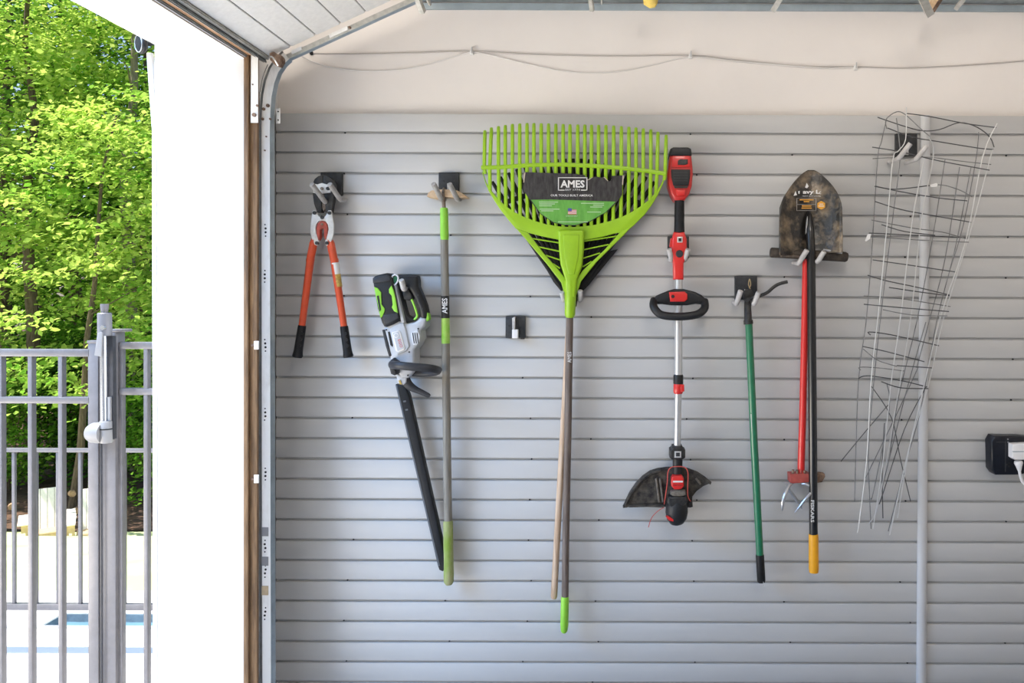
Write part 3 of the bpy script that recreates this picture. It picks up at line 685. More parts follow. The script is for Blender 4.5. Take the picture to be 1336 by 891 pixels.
plate('center_rib', [(728, 301.5), (731, 299.5), (759, 299.5), (762, 301.5), (761.5, 325), (759.5, 347), (752.5, 365), (750.5, 388), (738.8, 388), (737.5, 365), (731, 345), (729, 325)], lambda x, y: fd(x, y) + .017, .03, 'rake_green', rk, .008)
plate('rib_face', [(734.5, 306), (755.5, 306), (754.5, 335), (749.5, 358), (741.5, 358), (736, 335)], lambda x, y: fd(x, y) + .0195, .006, 'rake_green', rk, .003)
wl_ = lambda y: 687 + (729 - 687) * (y - 303) / 50
wr_ = lambda y: 813 - (813 - 760) * (y - 300) / 53
for y0 in (314, 325, 336, 347):
    ptube('window_rib', [(wl_(y0 - 3) , y0 - 3, fd(0, y0) - .003), (730.5, y0 + 3, fd(0, y0) - .003)], .0026, 'rake_green', rk, seg=6)
    ptube('window_rib', [(wr_(y0 - 6), y0 - 6, fd(0, y0) - .003), (760.5, y0 + 1, fd(0, y0) - .003)], .0026, 'rake_green', rk, seg=6)
tx = [45, 75, 108, 140, 173, 207, 241, 273, 307, 341, 375, 409, 441, 477, 510, 541, 574, 608, 644, 680, 715, 748, 782, 817, 850, 888]
def interp(x, P):
    for (a0, b0), (a1, b1) in zip(P, P[1:]):
        if a0 <= x <= a1: return b0 + (b1 - b0) * (x - a0) / (a1 - a0)
    return P[0][1] if x < P[0][0] else P[-1][1]
tops = [(632, 171), (641, 167), (650, 165.5), (668, 162.5), (690, 161.2), (720, 162), (746, 163), (790, 163.8), (825, 166.5), (850, 169.5), (870, 177)]
bar = [(628, 218.5), (650, 218.3), (690, 215.5), (730, 214.5), (770, 216), (810, 219), (845, 223), (868, 226.5)]
for i, v in enumerate(tx):
    xt = 620 + v / 3.565; yt = interp(xt, tops)
    xbm = 746 + (xt - 746) * (1.0 if abs(xt - 746) < 110 else .99) - (2.0 if xt < 650 else 0)
    yb0 = interp(xbm, bar)
    xa = xbm + (xbm - xt) * .4 + (746 - xbm) * .01; ya = interp(xa, inner) + 3
    if i in (0, 25): ya = yb0 + 8; xa = xbm + (1.2 if i == 0 else -1.2)
    P = [pt(xa, ya, fd(xa, ya) - .004), pt((xa + xbm) / 2, (ya + yb0) / 2, fd(xa, (ya + yb0) / 2) + .002), pt(xbm, yb0, fd(xbm, yb0) + .003), pt((xbm + xt) / 2, (yb0 + yt) / 2, fd(0, (yb0 + yt) / 2)), pt(xt, yt + 5, fd(xt, yt + 5) - .012), pt(xt, yt, fd(xt, yt) - .030)]
    tube('tine', P, [.0066, .0066, .0066, .0066, .0066, .0058], 'rake_green', rk, seg=6, flat=.6)
tube('crossbar', [pt(x, y, fd(x, y) + .004) for x, y in bar], .0078, 'rake_green', rk, seg=8, flat=.7)
ptube('socket', [(744.5, 366, .082), (744.3, 386, .080), (743.6, 410, .072), (743.5, 413.5, .070)], [.024, .0215, .0195, .016], 'rake_green', rk, seg=16)
ptube('shaft', [(743.3, 411, .066), (741, 560, .062), (738.3, 700, .060), (737.2, 782, .060)], [.0135, .0136, .0130, .0130], 'brown_shaft', rk, seg=16)
ptube('end_grip', [(737.2, 778, .060), (737.1, 781, .060), (736.3, 815, .060), (736, 823, .060), (736, 825.5, .060)], [.0135, .0150, .0152, .0130, .007], 'lime', rk, seg=14)
text('lettering', 'AMES', 743, 466, 5, .066 + .0142, 'print_white', rk, rot=math.pi / 2, wpx=14)
# cardboard label tucked against the tines
ct = lambda x, y: fd(x, y) + .011
cardp = [(683.8, 224.5), (715, 225.6), (747, 226.4), (763, 228.5), (764.5, 232.5), (768, 235.5), (772.5, 231.5), (777, 230.3), (785, 231.8), (787.5, 230.2), (790.5, 233.5), (794, 237), (798, 234.5), (797, 229.5), (812.3, 228.8), (811.5, 254), (804.5, 264), (790, 277.5), (770, 289), (750, 294.2), (737, 293.8), (722, 290.5), (705, 279), (694, 264.5), (682.5, 248)]
card = plate('cardboard_label', cardp, ct, .004, 'card_black', rk)
cg = lambda x, y: ct(x, y) + .0012
plate('green_panel', [(692.8, 260.6), (720, 260.4), (748, 261.2), (775, 262.2), (803.5, 263), (790, 276.8), (770, 288.2), (750, 293.4), (737, 293), (722, 289.7), (705.4, 278.4)], cg, .001, 'card_green', card)
for a_, b_ in (((683.9, 224.8), (682.7, 238)), ((812.2, 229), (811.6, 241)), ((765.5, 235), (772.5, 231.3)), ((787.3, 231), (792.5, 236))):
    plate('torn_edge', [a_, (a_[0] + 1.6, a_[1]), (b_[0] + 1.2, b_[1]), b_], lambda x, y: ct(x, y) + .001, .002, 'card_edge', card)
LT = lambda y: ct(0, y) + .0016
def line_box(x0, y0, x1, y1, w, m, par, gap=None):
    dd = LT(y0)
    segs = [(x0, y0, x1, y0 + w), (x0, y0, x0 + w, y1), (x1 - w, y0, x1, y1)]
    segs += [(x0, y1 - w, gap[0], y1), (gap[1], y1 - w, x1, y1)] if gap else [(x0, y1 - w, x1, y1)]
    for s in segs: pbox('printed_line', *s, dd - .0008, dd, m, par)
line_box(728, 231.2, 766.3, 248.6, 1.15, 'print_white', card, (736.5, 758))
text('lettering', 'AMES', 747, 240, 9.8, LT(240), 'print_white', card, wpx=31.5, bold=.03)
text('lettering', 'EST 1774', 747.2, 247.6, 2.4, LT(246), 'print_white', card, wpx=19)
text('lettering', 'OUR TOOLS BUILT AMERICA', 746, 254.9, 2.7, LT(254), 'print_white', card, wpx=55, bold=.012)
for x0, x1, y in ((703, 728, 263.6), (703.5, 724, 266), (703.5, 720, 268.4), (704, 730, 272.8), (706, 722, 275), (758, 788, 265.2), (774, 788, 267.6), (770, 786, 270), (766, 784, 276.6), (728, 767, 291 - 1.6)):
    pbox('printed_line', x0, y - .55, x1, y + .55, LT(y) - .0006, LT(y) + .0006, 'print_pale', card)
text('lettering', 'DESIGNED', 746, 281.6, 2.2, LT(281), 'print_pale', card, wpx=15)
for i in range(7): pbox('flag_stripe', 741, 271 + i * 1.25, 752.2, 271 + i * 1.25 + 1.25, LT(275) - .0006, LT(275), 'flag_red' if i % 2 == 0 else 'print_white', card)
pbox('flag_canton', 741, 271, 746, 275.6, LT(275) - .0004, LT(275) + .0004, 'flag_blue', card)

# ------------------------------------------------------------------ string trimmer
D = .075
st = empty('string_trimmer', pt(884, 684, .07), 'red and black cordless string trimmer with silver shaft and muddy guard hanging head down', 'string trimmer')
hb = plate('motor_housing', [(874.5, 199), (901.5, 199), (903, 214), (904.2, 226), (903, 242), (899.5, 253), (893.5, 261), (880.5, 261), (875.5, 253), (871.4, 240), (871.2, 226), (872.8, 214)], D + .025, .085, 'red', st, .009)
plate('battery_pack', [(874.8, 193.8), (878.5, 191.8), (898, 192), (901.8, 194), (902.8, 202), (900, 203.5), (876.5, 203.5), (873.3, 202)], D + .032, .10, 'charcoal', st, .006)
plate('upper_step', [(876.5, 203), (900, 203), (900.5, 218), (876, 218)], D + .030, .02, 'red_bright', hb, .003)
plate('latch', [(884.5, 209.5), (888, 207.4), (892, 208), (897.3, 207.6), (897.5, 214), (893, 215.2), (884.3, 214.8)], D + .034, .02, 'jaw_black', hb, .002)
plate('dark_panel', [(875.6, 221), (900.6, 221), (900.4, 231), (898.6, 241.8), (878.4, 241.8), (876, 231)], D + .0315, .02, 'charcoal', hb, .0025)
for y in (224.5, 228, 231.5, 235): pbox('panel_rib', 879, y, 897.5, y + 1.1, D + .03, D + .0328, 'charcoal2', hb)
plate('vent_strip', [(879, 242.5), (898, 242.5), (896.5, 245.5), (880.5, 245.5)], D + .0275, .01, 'jaw_black', hb)
plate('nub', [(882, 247.5), (894.5, 247.5), (893.3, 255), (883, 255)], D + .033, .02, 'red_bright', hb, .003)
ptube('rear_grip', [(886.6, 255, D), (886.5, 262, D), (886.3, 290, D), (886.2, 306, D)], [.0185, .0180, .0185, .0200], 'rubber', st, seg=18)
sh = plate('switch_housing', [(879.3, 302.5), (893.2, 302.5), (896.2, 312), (896.6, 326), (895.4, 337), (892.2, 343), (892, 364.8), (879, 364.8), (878.6, 343), (876.6, 337), (876.2, 326), (876.8, 312)], D + .022, .05, 'red_bright', st, .008)
pbox('power_button', 883.6, 308.8, 890.6, 316.4, D + .02, D + .0245, 'silver', sh, .001); pbox('button_core', 885.2, 310.4, 889, 314.8, D + .022, D + .0252, 'charcoal', sh)
disc('lockout_button', 886.6, 331, D + .02, D + .0275, 4.9, 'charcoal2', sh, 18, .003)
plate('side_lever', [(875, 311), (877, 310), (877, 322), (873.5, 322)], D + .008, .02, 'red', sh, .002)
ptube('upper_shaft', [(885.5, 362, D), (885.0, 494, D)], .0148, 'alu', st, seg=20)
ptube('lower_shaft', [(884.9, 500, D), (883.6, 588, D)], .0128, 'alu', st, seg=20)
ptube('coupling', [(885, 488.6, D), (885, 490.5, D), (884.9, 500.5, D), (884.9, 501, D)], [.0165, .0185, .0185, .015], 'charcoal', st, seg=18)
ptube('coupling_ring', [(885, 500.6, D), (885, 502, D), (884.8, 511, D), (884.8, 513.5, D)], [.0165, .0180, .0180, .0155], 'red_bright', st, seg=18)
plate('coupling_lever', [(888, 501.5), (892.8, 502), (893, 511), (888, 511.5)], D + .018, .014, 'red_bright', st, .003)
dh = plate('handle_bridge', [(851, 391), (857, 385.5), (864, 382.5), (872, 379.2), (880, 377), (892, 377), (900, 379), (908, 381), (916, 385), (921, 390), (917, 397.5), (908, 396.5), (896, 398.5), (876, 398.5), (864, 397), (856, 397)], D + .028, .045, 'charcoal', st, .009)
tube('handle_loop', spline([pt(x, y, dd) for x, y, dd in ((853.5, 391.5, D + .012), (852.5, 399, D + .035), (857.5, 407, D + .05), (866, 411.5, D + .055), (884, 413, D + .058), (902, 411.8, D + .055), (913, 408.5, D + .05), (919.5, 401.5, D + .035), (919, 392.5, D + .012))], 4), .0148, 'charcoal', st, seg=12)
plate('clamp', [(873, 381), (893, 380.3), (897, 383.5), (897, 390.5), (893, 393.6), (874.5, 393.6)], D + .036, .02, 'red_bright', dh, .004)
disc('clamp_hole', 878, 386.8, D + .034, D + .037, 2.3, 'jaw_black', dh, 10)
plate('arrow_mark', [(877.5, 384), (880.5, 386.8), (877.5, 389.6)], D + .0375, .002, 'screw', dh)
col = plate('collar', [(877.5, 582.8), (890.5, 582.8), (891.5, 586), (894.3, 587.5), (894.3, 597.5), (891, 599.8), (876.5, 599.8), (873.8, 597.5), (873.8, 587.5), (876.5, 586)], D + .026, .055, 'jaw_black', st, .006)
pbox('badge', 880, 588.8, 888.8, 597.2, D + .024, D + .0275, 'silver', col, .001); pbox('badge_core', 882, 590.5, 887, 595.4, D + .026, D + .0282, 'charcoal2', col)
ptube('neck', [(884, 598, D), (884, 612, D), (884, 630, D + .004)], [.0185, .0180, .0200], 'charcoal', st, seg=18)
gd = plate('guard', [(812.6, 663), (815, 655.5), (821, 643), (829, 631), (838.5, 621), (848, 614.5), (858, 611.5), (870, 610), (884, 609.8), (898, 611.5), (910, 616), (920, 622.5), (928.3, 629.5), (927.3, 632.6), (925.2, 631.2), (917.5, 634.5), (909, 641), (903.5, 648), (902.5, 661), (898, 662.5), (866, 661.5), (850, 660), (835, 660.2), (822, 660.5), (818, 662.5)], D - .012, .014, 'guard', st, .003)
for pp in ([(814, 661), (822, 645), (834, 629), (849, 617.5), (862, 613.5)], [(820, 660, 0), (845, 659.5, 0), (866, 660.5, 0)]):
    tube('guard_rim', [pt(p[0], p[1], D - .004) for p in pp], .0055, 'guard', gd, seg=6)
for x in (856, 861, 908): tube('guard_rib', [pt(x, 624, D - .006), pt(x + (4 if x < 880 else 6), 655 if x < 880 else 632, D - .006)], .004, 'mud', gd, seg=6)
plate('mud_patch', [(826, 645), (838, 630), (850, 627), (858, 640), (858, 655), (840, 657), (824, 657)], D - .0105, .004, 'guard', gd)
hdm = tube('trimmer_head', [pt(884, 640, D + .008), pt(884, 645, D + .01), pt(883.5, 652, D + .012), pt(883, 660, D + .014), pt(882.8, 668, D + .014), pt(883, 676, D + .012), pt(883.5, 681.5, D + .01), pt(884, 684.5, D + .008)], [.024, .0325, .036, .040, .0415, .037, .026, .008], 'charcoal', st, seg=22)
plate('mud_band', [(876, 641.5), (884, 640), (894.5, 641), (894.8, 646), (889, 647.8), (878, 647.5), (874.5, 645)], D + .046, .03, 'mud', st, .004)
plate('red_badge', [(878, 621.5), (889.5, 621), (892.3, 624.5), (892.3, 635), (888, 638.6), (880, 638.8), (876, 634.5), (876, 625)], D + .042, .035, 'red_bright', st, .004)
pbox('badge_line', 878, 627.2, 891, 629.4, D + .04, D + .0428, 'print_white', st)
text('lettering', 'CRAFTSMAN', 884.2, 633, 1.8, D + .0423, 'jaw_black', st, wpx=12)
plate('head_spot', [(868.5, 674), (872, 673.5), (879, 677.5), (878.5, 680.5), (873, 679.2)], D + .048, .012, 'red_bright', st, .001)
plate('head_gloss', [(872, 648), (895, 648), (898, 655), (890, 662), (876, 662), (870, 656)], D + .049, .03, 'jaw_black', st, .008)
plate('line_cutter', [(897, 655), (903.5, 655), (904, 661.5), (900, 662.5), (897, 661)], D + .01, .02, 'jaw_black', gd, .002)
cable('wire_guard', [(866.5, 658, D + .03), (868.5, 645, D + .035), (870.5, 630, D + .035), (871.5, 616, D + .03), (875.5, 609.8, D + .026), (884, 608.6, D + .024), (893.5, 609.8, D + .026), (897.5, 617, D + .03), (897.2, 635, D + .035), (897.5, 647, D + .035), (900.8, 654, D + .03)], .0016, 'line_red', st)
cable('cutting_line', [(866.5, 662, D + .01), (858, 667, D + .012), (850, 676, D + .014), (846, 688, D + .012)], .0013, 'line_red', st)

# ------------------------------------------------------------------ green handled tool
D = .06
gt = empty('weeding_tool', pt(993, 759, D), 'green handled weeding tool with black curved arm and black end grip', 'garden tool')
ptube('socket', [(975, 389, D), (975.3, 396, D), (976, 417, D), (976.1, 418, D), (976.6, 422.8, D)], [.010, .0128, .0148, .0178, .0180], 'jaw_black', gt, seg=16)
disc('pivot_bolt', 975.4, 391.2, D, D + .016, 3.0, 'charcoal2', gt, 10)
plate('bracket', [(971, 392), (969.5, 384), (973, 377), (979.5, 377), (985, 385), (981, 392)], D, .014, 'jaw_black', gt, .002)
cable('curved_arm', [(976, 390.5, D + .006), (984, 387.5, D + .02), (994, 385, D + .03), (1002, 381, D + .034), (1009.5, 374.5, D + .036), (1017, 370.3, D + .038), (1027.5, 367.5, D + .04)], .0062, 'jaw_black', gt, seg=8)
cable('straw_tie', [(979, 377, D + .006), (976.5, 371, D + .008), (978, 364, D + .006), (979.5, 371, D + .01), (977.5, 376, D + .008)], .0016, 'straw', gt)
ptube('handle', [(977, 422, D), (983.6, 573, D), (991.6, 727, D)], [.0136, .0140, .0136], 'green_enamel', gt, seg=16)
plate('chip', [(979.4, 540), (980.8, 541), (982.4, 560), (981.8, 568), (980.2, 556)], D + .0118, .004, 'chipped', gt)
ptube('end_grip', [(991.4, 723.5, D), (991.5, 725, D), (993.2, 757, D), (993.3, 759.5, D)], [.0145, .0156, .0156, .0135], 'rubber', gt, seg=14)
cable('cord_stub', [(994, 756, D + .012), (996, 760, D + .014), (997.5, 765, D + .012)], .0014, 'wire_light', gt)

# ------------------------------------------------------------------ claw cultivator behind the shovel
D = .045
cv = empty('claw_cultivator', pt(1040, 669, D), 'red twist claw cultivator hanging behind the shovel with dark foam crossbar and steel tines', 'cultivator')
ptube('crossbar_grip', [(1005, 329.3, D + .03), (1006.5, 329.4, D + .03), (1055, 332.3, D + .03), (1103, 335.2, D + .03), (1105.5, 335.4, D + .03)], [.015, .0185, .0180, .0188, .015], 'foam', cv, seg=16)
ptube('shaft', [(1051.5, 331, D + .026), (1050, 420, D + .01), (1047.4, 540, D), (1045, 618, D)], [.0125, .0130, .0134, .0136], 'red_bright', cv, seg=16)
plate('hub_block', [(1030.5, 618.5), (1056, 618), (1060, 620.5), (1060, 629), (1034, 631), (1030.8, 629.5)], D + .022, .044, 'claw_red', cv, .003)
plate('hub_wing', [(1060, 619), (1068, 617.5), (1076.5, 618.5), (1077, 622), (1073, 629), (1066, 630.5), (1060, 629)], D + .004, .03, 'rust', cv, .004)
for x in (1034.7, 1040, 1045, 1049.5): ptube('hub_bolt', [(x, 612.8 + (x - 1034) * .05, D + .012), (x, 619, D + .012)], .0052, 'rust' if x != 1045 else 'claw_red', cv, seg=8)
for pp, rr in (([(1034, 630, D + .01), (1028.5, 635.5, D + .03), (1024.5, 644, D + .045), (1021.3, 655, D + .05), (1020.3, 666.5, D + .045)], .0060),
               ([(1027, 631, D - .005), (1030.5, 640, D - .01), (1039, 652, D - .015), (1046.5, 664.5, D - .012)], .0060),
               ([(1058, 632, D + .01), (1059, 641, D + .025), (1052, 650, D + .035), (1037, 669, D + .035)], .0056),
               ([(1046, 631, D + .01), (1053, 632, D + .02), (1060, 637, D + .02), (1066, 650, D)], .0056)):
    P = spline([pt(*p) for p in pp], 5)
    tube('tine', P, [rr] * (len(P) - 4) + [rr * .85, rr * .7, rr * .5, rr * .25], 'claw_steel', cv, seg=8)
plate('tine_foot', [(1022.5, 630), (1030, 629), (1032, 632), (1026, 634)], D + .012, .02, 'steel', cv, .002)

# ------------------------------------------------------------------ shovel
D = .085
sv = empty('round_point_shovel', pt(1061.5, 747, D), 'dirty black round point shovel hanging blade up with black shaft and yellow end grip', 'shovel')
LE = [(222, 1054), (224, 1050), (229, 1043.5), (240, 1033.5), (258, 1022), (271, 1017.4), (300, 1016.8), (325, 1016.8), (334, 1017)]
RE = [(222, 1062), (224, 1066.5), (229, 1073.5), (240, 1085), (252, 1093), (267, 1098.4), (300, 1099.2), (325, 1099.3), (330, 1099.4)]
bm = bmesh.new(); rows = []; NC = 22
ys = [222.0, 223, 225, 228, 232, 237, 243, 250, 257, 264, 271, 280, 290, 300, 310, 320, 327, 333]
for y in ys:
    l_, r_ = interp(y, LE), interp(y, RE); row = []
    for j in range(NC + 1):
        u = j / NC; x = l_ + (r_ - l_) * u; s = (x - 1058) / 41.0
        d = D - .024 + .062 * s * s - .020 * max(0, (255 - y) / 35) ** 1.5 + .012 * max(0, (y - 300) / 33)
        yy = y
        if y > 326: yy = y - (3.2 if x > 1072 else 0) * (y - 326) / 7
        row.append(bm.verts.new(pt(x, yy, d)))
    rows.append(row)
for a_, b_ in zip(rows, rows[1:]):
    for j in range(NC): bm.faces.new((a_[j], a_[j + 1], b_[j + 1], b_[j]))
bl = obj('blade', bm, 'shovel_black', sv, smooth=True)
md = bl.modifiers.new('thickness', 'SOLIDIFY'); md.thickness = .003; md.offset = 0
for xs in ([(1019, 333.5), (1046, 334.5)], [(1074, 326), (1099, 329.6)]):
    ptube('rolled_step', [(xs[0][0], xs[0][1], D + .02 if xs[0][0] < 1050 else D), (xs[1][0], xs[1][1], D if xs[0][0] < 1050 else D + .022)], .0045, 'rust_steel' if xs[0][0] < 1050 else 'steel', sv, seg=8)
ptube('socket', [(1055.5, 276, D - .022), (1055.8, 281, D - .012), (1056.8, 300, D - .002), (1057.8, 325, D + .002), (1058.3, 345, D)], [.005, .0110, .0155, .0165, .0158], 'shaft_black', sv, seg=16)
plate('socket_fold', [(1051.5, 295), (1053, 284), (1054, 282), (1053.6, 300), (1051.2, 306)], D + .004, .006, 'steel', sv, .001)
ptube('shaft', [(1058.2, 338, D), (1060, 520, D - .01), (1061.4, 700, D - .02)], .0158, 'shaft_black', sv, seg=20)
ptube('end_grip', [(1061.3, 696.4, D - .02), (1061.4, 698, D - .02), (1061.7, 742, D - .02), (1061.7, 746.5, D - .02)], [.0168, .0178, .0184, .0165], 'yellow_grip', sv, seg=18)
text('lettering', 'FISKARS', 1060.0, 667, 4.4, D - .0012, 'print_white', sv, rot=-math.pi / 2, wpx=29, bold=.02)
dS = D + .001
text('lettering', 'avy L', 1058.5, 251, 6.6, dS + .003, 'print_white', sv, wpx=22, bold=.035)
text('lettering', 'c', 1070, 251.5, 3.4, dS + .004, 'print_white', sv)
text('lettering', 'HEAVY DUTY SHOVEL', 1059, 255.8, 1.6, dS + .003, 'print_white', sv, wpx=24)
plate('print_chip', [(1050.5, 244.5), (1052.5, 238.5), (1055, 243), (1053, 245.5)], dS + .004, .001, 'print_white', sv)
plate('print_chip', [(1035.5, 255.5), (1038, 249), (1039.8, 254.5)], dS + .008, .001, 'print_white', sv)
plate('print_chip', [(1041.5, 249.5), (1043.5, 249), (1043, 253), (1041.8, 252.5)], dS + .006, .001, 'print_white', sv)
for a_, b_, c_, d_ in ((1039.5, 258.4, 1065, 258.9), (1039.5, 266.4, 1065, 266.9), (1039.5, 274.4, 1065, 274.9), (1039.5, 258.4, 1040, 274.9), (1064.5, 258.4, 1065, 274.9)):
    pbox('printed_line', a_, b_, c_, d_, dS + .001, dS + .0045, 'hook_dirty', sv)
for yy, w in ((260.6, 18), (263, 7), (268.6, 12), (271.4, 13)): pbox('printed_line', 1052.5 - w / 2, yy - .65, 1052.5 + w / 2, yy + .65, dS + .001, dS + .0047, 'print_orange', sv)
plate('hex_badge', [(1071.5, 262), (1076.5, 264.8), (1076.5, 270.6), (1071.5, 273.4), (1066.5, 270.6), (1066.5, 264.8)], dS + .009, .002, 'print_orange', sv)
for yy, w in ((266.3, 5), (268.8, 7)): pbox('printed_line', 1071.5 - w / 2, yy - .5, 1071.5 + w / 2, yy + .5, dS + .009, dS + .0096, 'sticker_white', sv)

# ------------------------------------------------------------------ wire cage
wc = empty('wire_cage', pt(1150, 695, .06), 'bent grey wire plant cage hanging in front of the cover strip at the right', 'wire cage')
def wire(nm, P, r, m, dA, dB=None):
    dB = dA if dB is None else dB; n = len(P)
    tube(nm, spline([pt(x, y, dA + (dB - dA) * i / (n - 1)) for i, (x, y) in enumerate(P)], 4), r, m, wc, seg=5)
V = [([(1157, 154), (1150, 185), (1145, 208), (1138, 320), (1130, 420), (1120, 498), (1115, 654)], 'wire_mid', .05, .04),
     ([(1182.5, 140), (1181.5, 182), (1172, 197), (1165, 208), (1158, 286), (1147, 400), (1137, 491), (1130.5, 602), (1119, 695)], 'wire_light', .15, .07),
     ([(1169.5, 154), (1173, 182), (1174, 211), (1164.6, 286), (1150, 405), (1140, 500), (1133, 590), (1136.6, 690)], 'wire_mid', .10, .04),
     ([(1205, 211), (1190.6, 286), (1175.5, 410), (1162.5, 501), (1152, 602), (1139, 690)], 'wire_light', .14, .06),
     ([(1211, 178), (1218, 203), (1202, 286), (1189, 410), (1171, 518), (1147, 653), (1134, 683)], 'wire_light', .15, .04),
     ([(1233, 208), (1216.6, 312), (1196, 420), (1172, 520), (1160, 600)], 'wire_mid', .04, .03),
     ([(1252, 218), (1233, 338), (1212, 420), (1196, 480)], 'wire_mid', .04, .03),
     ([(1267, 218), (1246, 325), (1222, 420), (1201, 535), (1180, 610), (1159, 693)], 'wire_mid', .05, .05),
     ([(1277, 172), (1273, 210), (1257, 293), (1240, 350)], 'wire_mid', .04, .04),
     ([(1301, 161), (1282, 205), (1260.5, 312), (1228, 410), (1206, 501), (1178, 619), (1161, 698)], 'wire_light', .13, .06),
     ([(1295, 195), (1288, 221), (1265, 306), (1232, 412), (1210, 508), (1188, 578), (1171, 676)], 'wire_light', .12, .05),
     ([(1137, 504), (1163, 545), (1175, 600), (1188, 654)], 'wire_dark', .04, .04), ([(1159, 528), (1130, 562), (1097, 602)], 'wire_dark', .05, .05),
     ([(1198, 479), (1170, 540), (1129, 624)], 'wire_mid', .03, .04), ([(1154, 552), (1151, 610), (1152, 676)], 'wire_dark', .05, .05),
     ([(1208, 505), (1180, 560), (1150, 650), (1147, 655)], 'wire_dark', .06, .05), ([(1157, 500), (1160, 535), (1140, 640), (1136, 650)], 'wire_mid', .06, .05),
     ([(1208, 420), (1180, 520), (1145, 660)], 'wire_mid', .03, .03)]
for P, m, a_, b_ in V: wire('upright_wire', P, (.0019 if m == 'wire_light' else .0018), m, a_, b_)
H = [[(1145, 153), (1177.6, 164), (1203.6, 170.6), (1226, 169), (1252, 160), (1275, 166), (1291.5, 179), (1297, 192)], [(1157, 168), (1156, 156), (1169.5, 146), (1181, 149.5), (1200, 167), (1213, 178)],
     [(1182.5, 148), (1213, 152), (1259, 161), (1299.6, 166.4)], [(1158, 167), (1190.6, 179), (1220, 184), (1275, 193), (1296, 195)], [(1138.6, 207), (1168, 205.5), (1210, 205), (1252, 210), (1293, 214.6)],
     [(1138, 192), (1175, 198), (1226, 210), (1291, 222)], [(1143, 243), (1168, 247), (1213, 242)], [(1219, 241), (1233, 242), (1252, 248), (1268.7, 257)], [(1142, 263), (1174, 273), (1210, 280), (1267, 290)],
     [(1141, 243), (1175, 250), (1222, 258), (1262, 262)], [(1137, 287), (1187, 297), (1230, 303), (1262, 312)], [(1150, 293), (1180, 302), (1220, 307)], [(1133.7, 304), (1194, 307), (1264, 310.5)], [(1135, 309), (1213, 314), (1264, 316)],
     [(1138.6, 339), (1187, 346), (1247.5, 355)], [(1132, 359), (1155, 366), (1200, 375.6), (1239, 385)], [(1127, 386), (1174, 389.6), (1240, 400)], [(1127, 397), (1177.6, 401.6), (1238, 406.5)],
     [(1160, 375), (1200, 381), (1240, 386)], [(1152, 404), (1190, 411), (1236, 412)], [(1136, 437), (1134, 433), (1164, 437), (1225, 451)], [(1125.5, 452), (1157.5, 459), (1206, 472)],
     [(1123, 483), (1122, 479), (1147, 480), (1180, 484)], [(1170, 477), (1216, 480)], [(1120, 494), (1126, 491), (1140.6, 491), (1181, 497.7), (1211, 505.4)], [(1126, 455), (1145, 470), (1170, 478)], [(1150, 498), (1175, 506), (1211, 507)]]
for i, P in enumerate(H):
    da = .10 if i % 3 else .055
    wire('ring_wire', P, (.0021 if i % 3 != 1 else .0018), 'wire_dark' if i % 3 != 1 else 'wire_mid', da, da + (.03 if i % 2 else -.02))
plate('white_tag', [(1213.5, 241), (1221.5, 238.8), (1223.5, 240), (1222.5, 243.5), (1214.5, 244)], .12, .002, 'tag_white', wc)
plate('white_tag', [(1132, 305.5), (1136.5, 305), (1135, 311.5), (1130, 315), (1128.5, 314)], .12, .002, 'tag_white', wc)

# ------------------------------------------------------------------ outlet, adapter, plugs
ol = empty('outlet_plate', pt(1310, 600), 'white wall outlet plate behind the black power adapter', 'outlet')
pbox('cover', 1296, 565.5, 1324, 618, -.006, .006, 'plug_white', ol, .002)
ad = empty('power_adapter', pt(1312, 620), 'black power adapter block plugged into the outlet at the right edge', 'power adapter')
plate('case', [(1297.5, 568.8), (1331, 568.8), (1348, 571), (1348, 616), (1330, 619.8), (1299.5, 619.8), (1294.5, 613), (1293.6, 576)], .055, .05, 'adapter', ad, .006)
pbox('ridge', 1311.6, 576, 1312.6, 615.5, .05, .057, 'charcoal2', ad)
pbox('top_bevel', 1300, 576.4, 1311, 577.4, .05, .0565, 'charcoal2', ad)
for x, y in ((1315.2, 573), (1315.6, 577)): disc('indicator', x, y, .05, .0572, 1.0, 'lock_white', ad, 8)
for x, y in ((1314.5, 606.5), (1317.3, 604.5), (1317, 609)): disc('socket_hole', x, y, .05, .0572, 1.2, 'hole', ad, 8)
pw = plate('white_plug', [(1321, 579.5), (1346, 578.5), (1346, 600), (1324.5, 600), (1321, 597.5)], .085, .03, 'plug_white', None, .003); tag(pw, 'white plug block stuck into the black power adapter', 'plug')
pbox('seam', 1321.2, 588.6, 1345, 589.8, .08, .0858, 'flange', pw)
pc = empty('appliance_plug', pt(1328, 605), 'white plug with its cord curving down from the power adapter', 'plug')
ptube('plug', [(1328.5, 601.5, .075), (1328.8, 604, .075), (1329.5, 609, .075), (1330, 614, .075)], [.0135, .0155, .0105, .0065], 'plug_white', pc, seg=12)
cable('cord', [(1329.8, 611, .075), (1331, 620, .075), (1334, 628, .072), (1340, 634, .07), (1350, 640, .06)], .0055, 'plug_white', pc, seg=8)

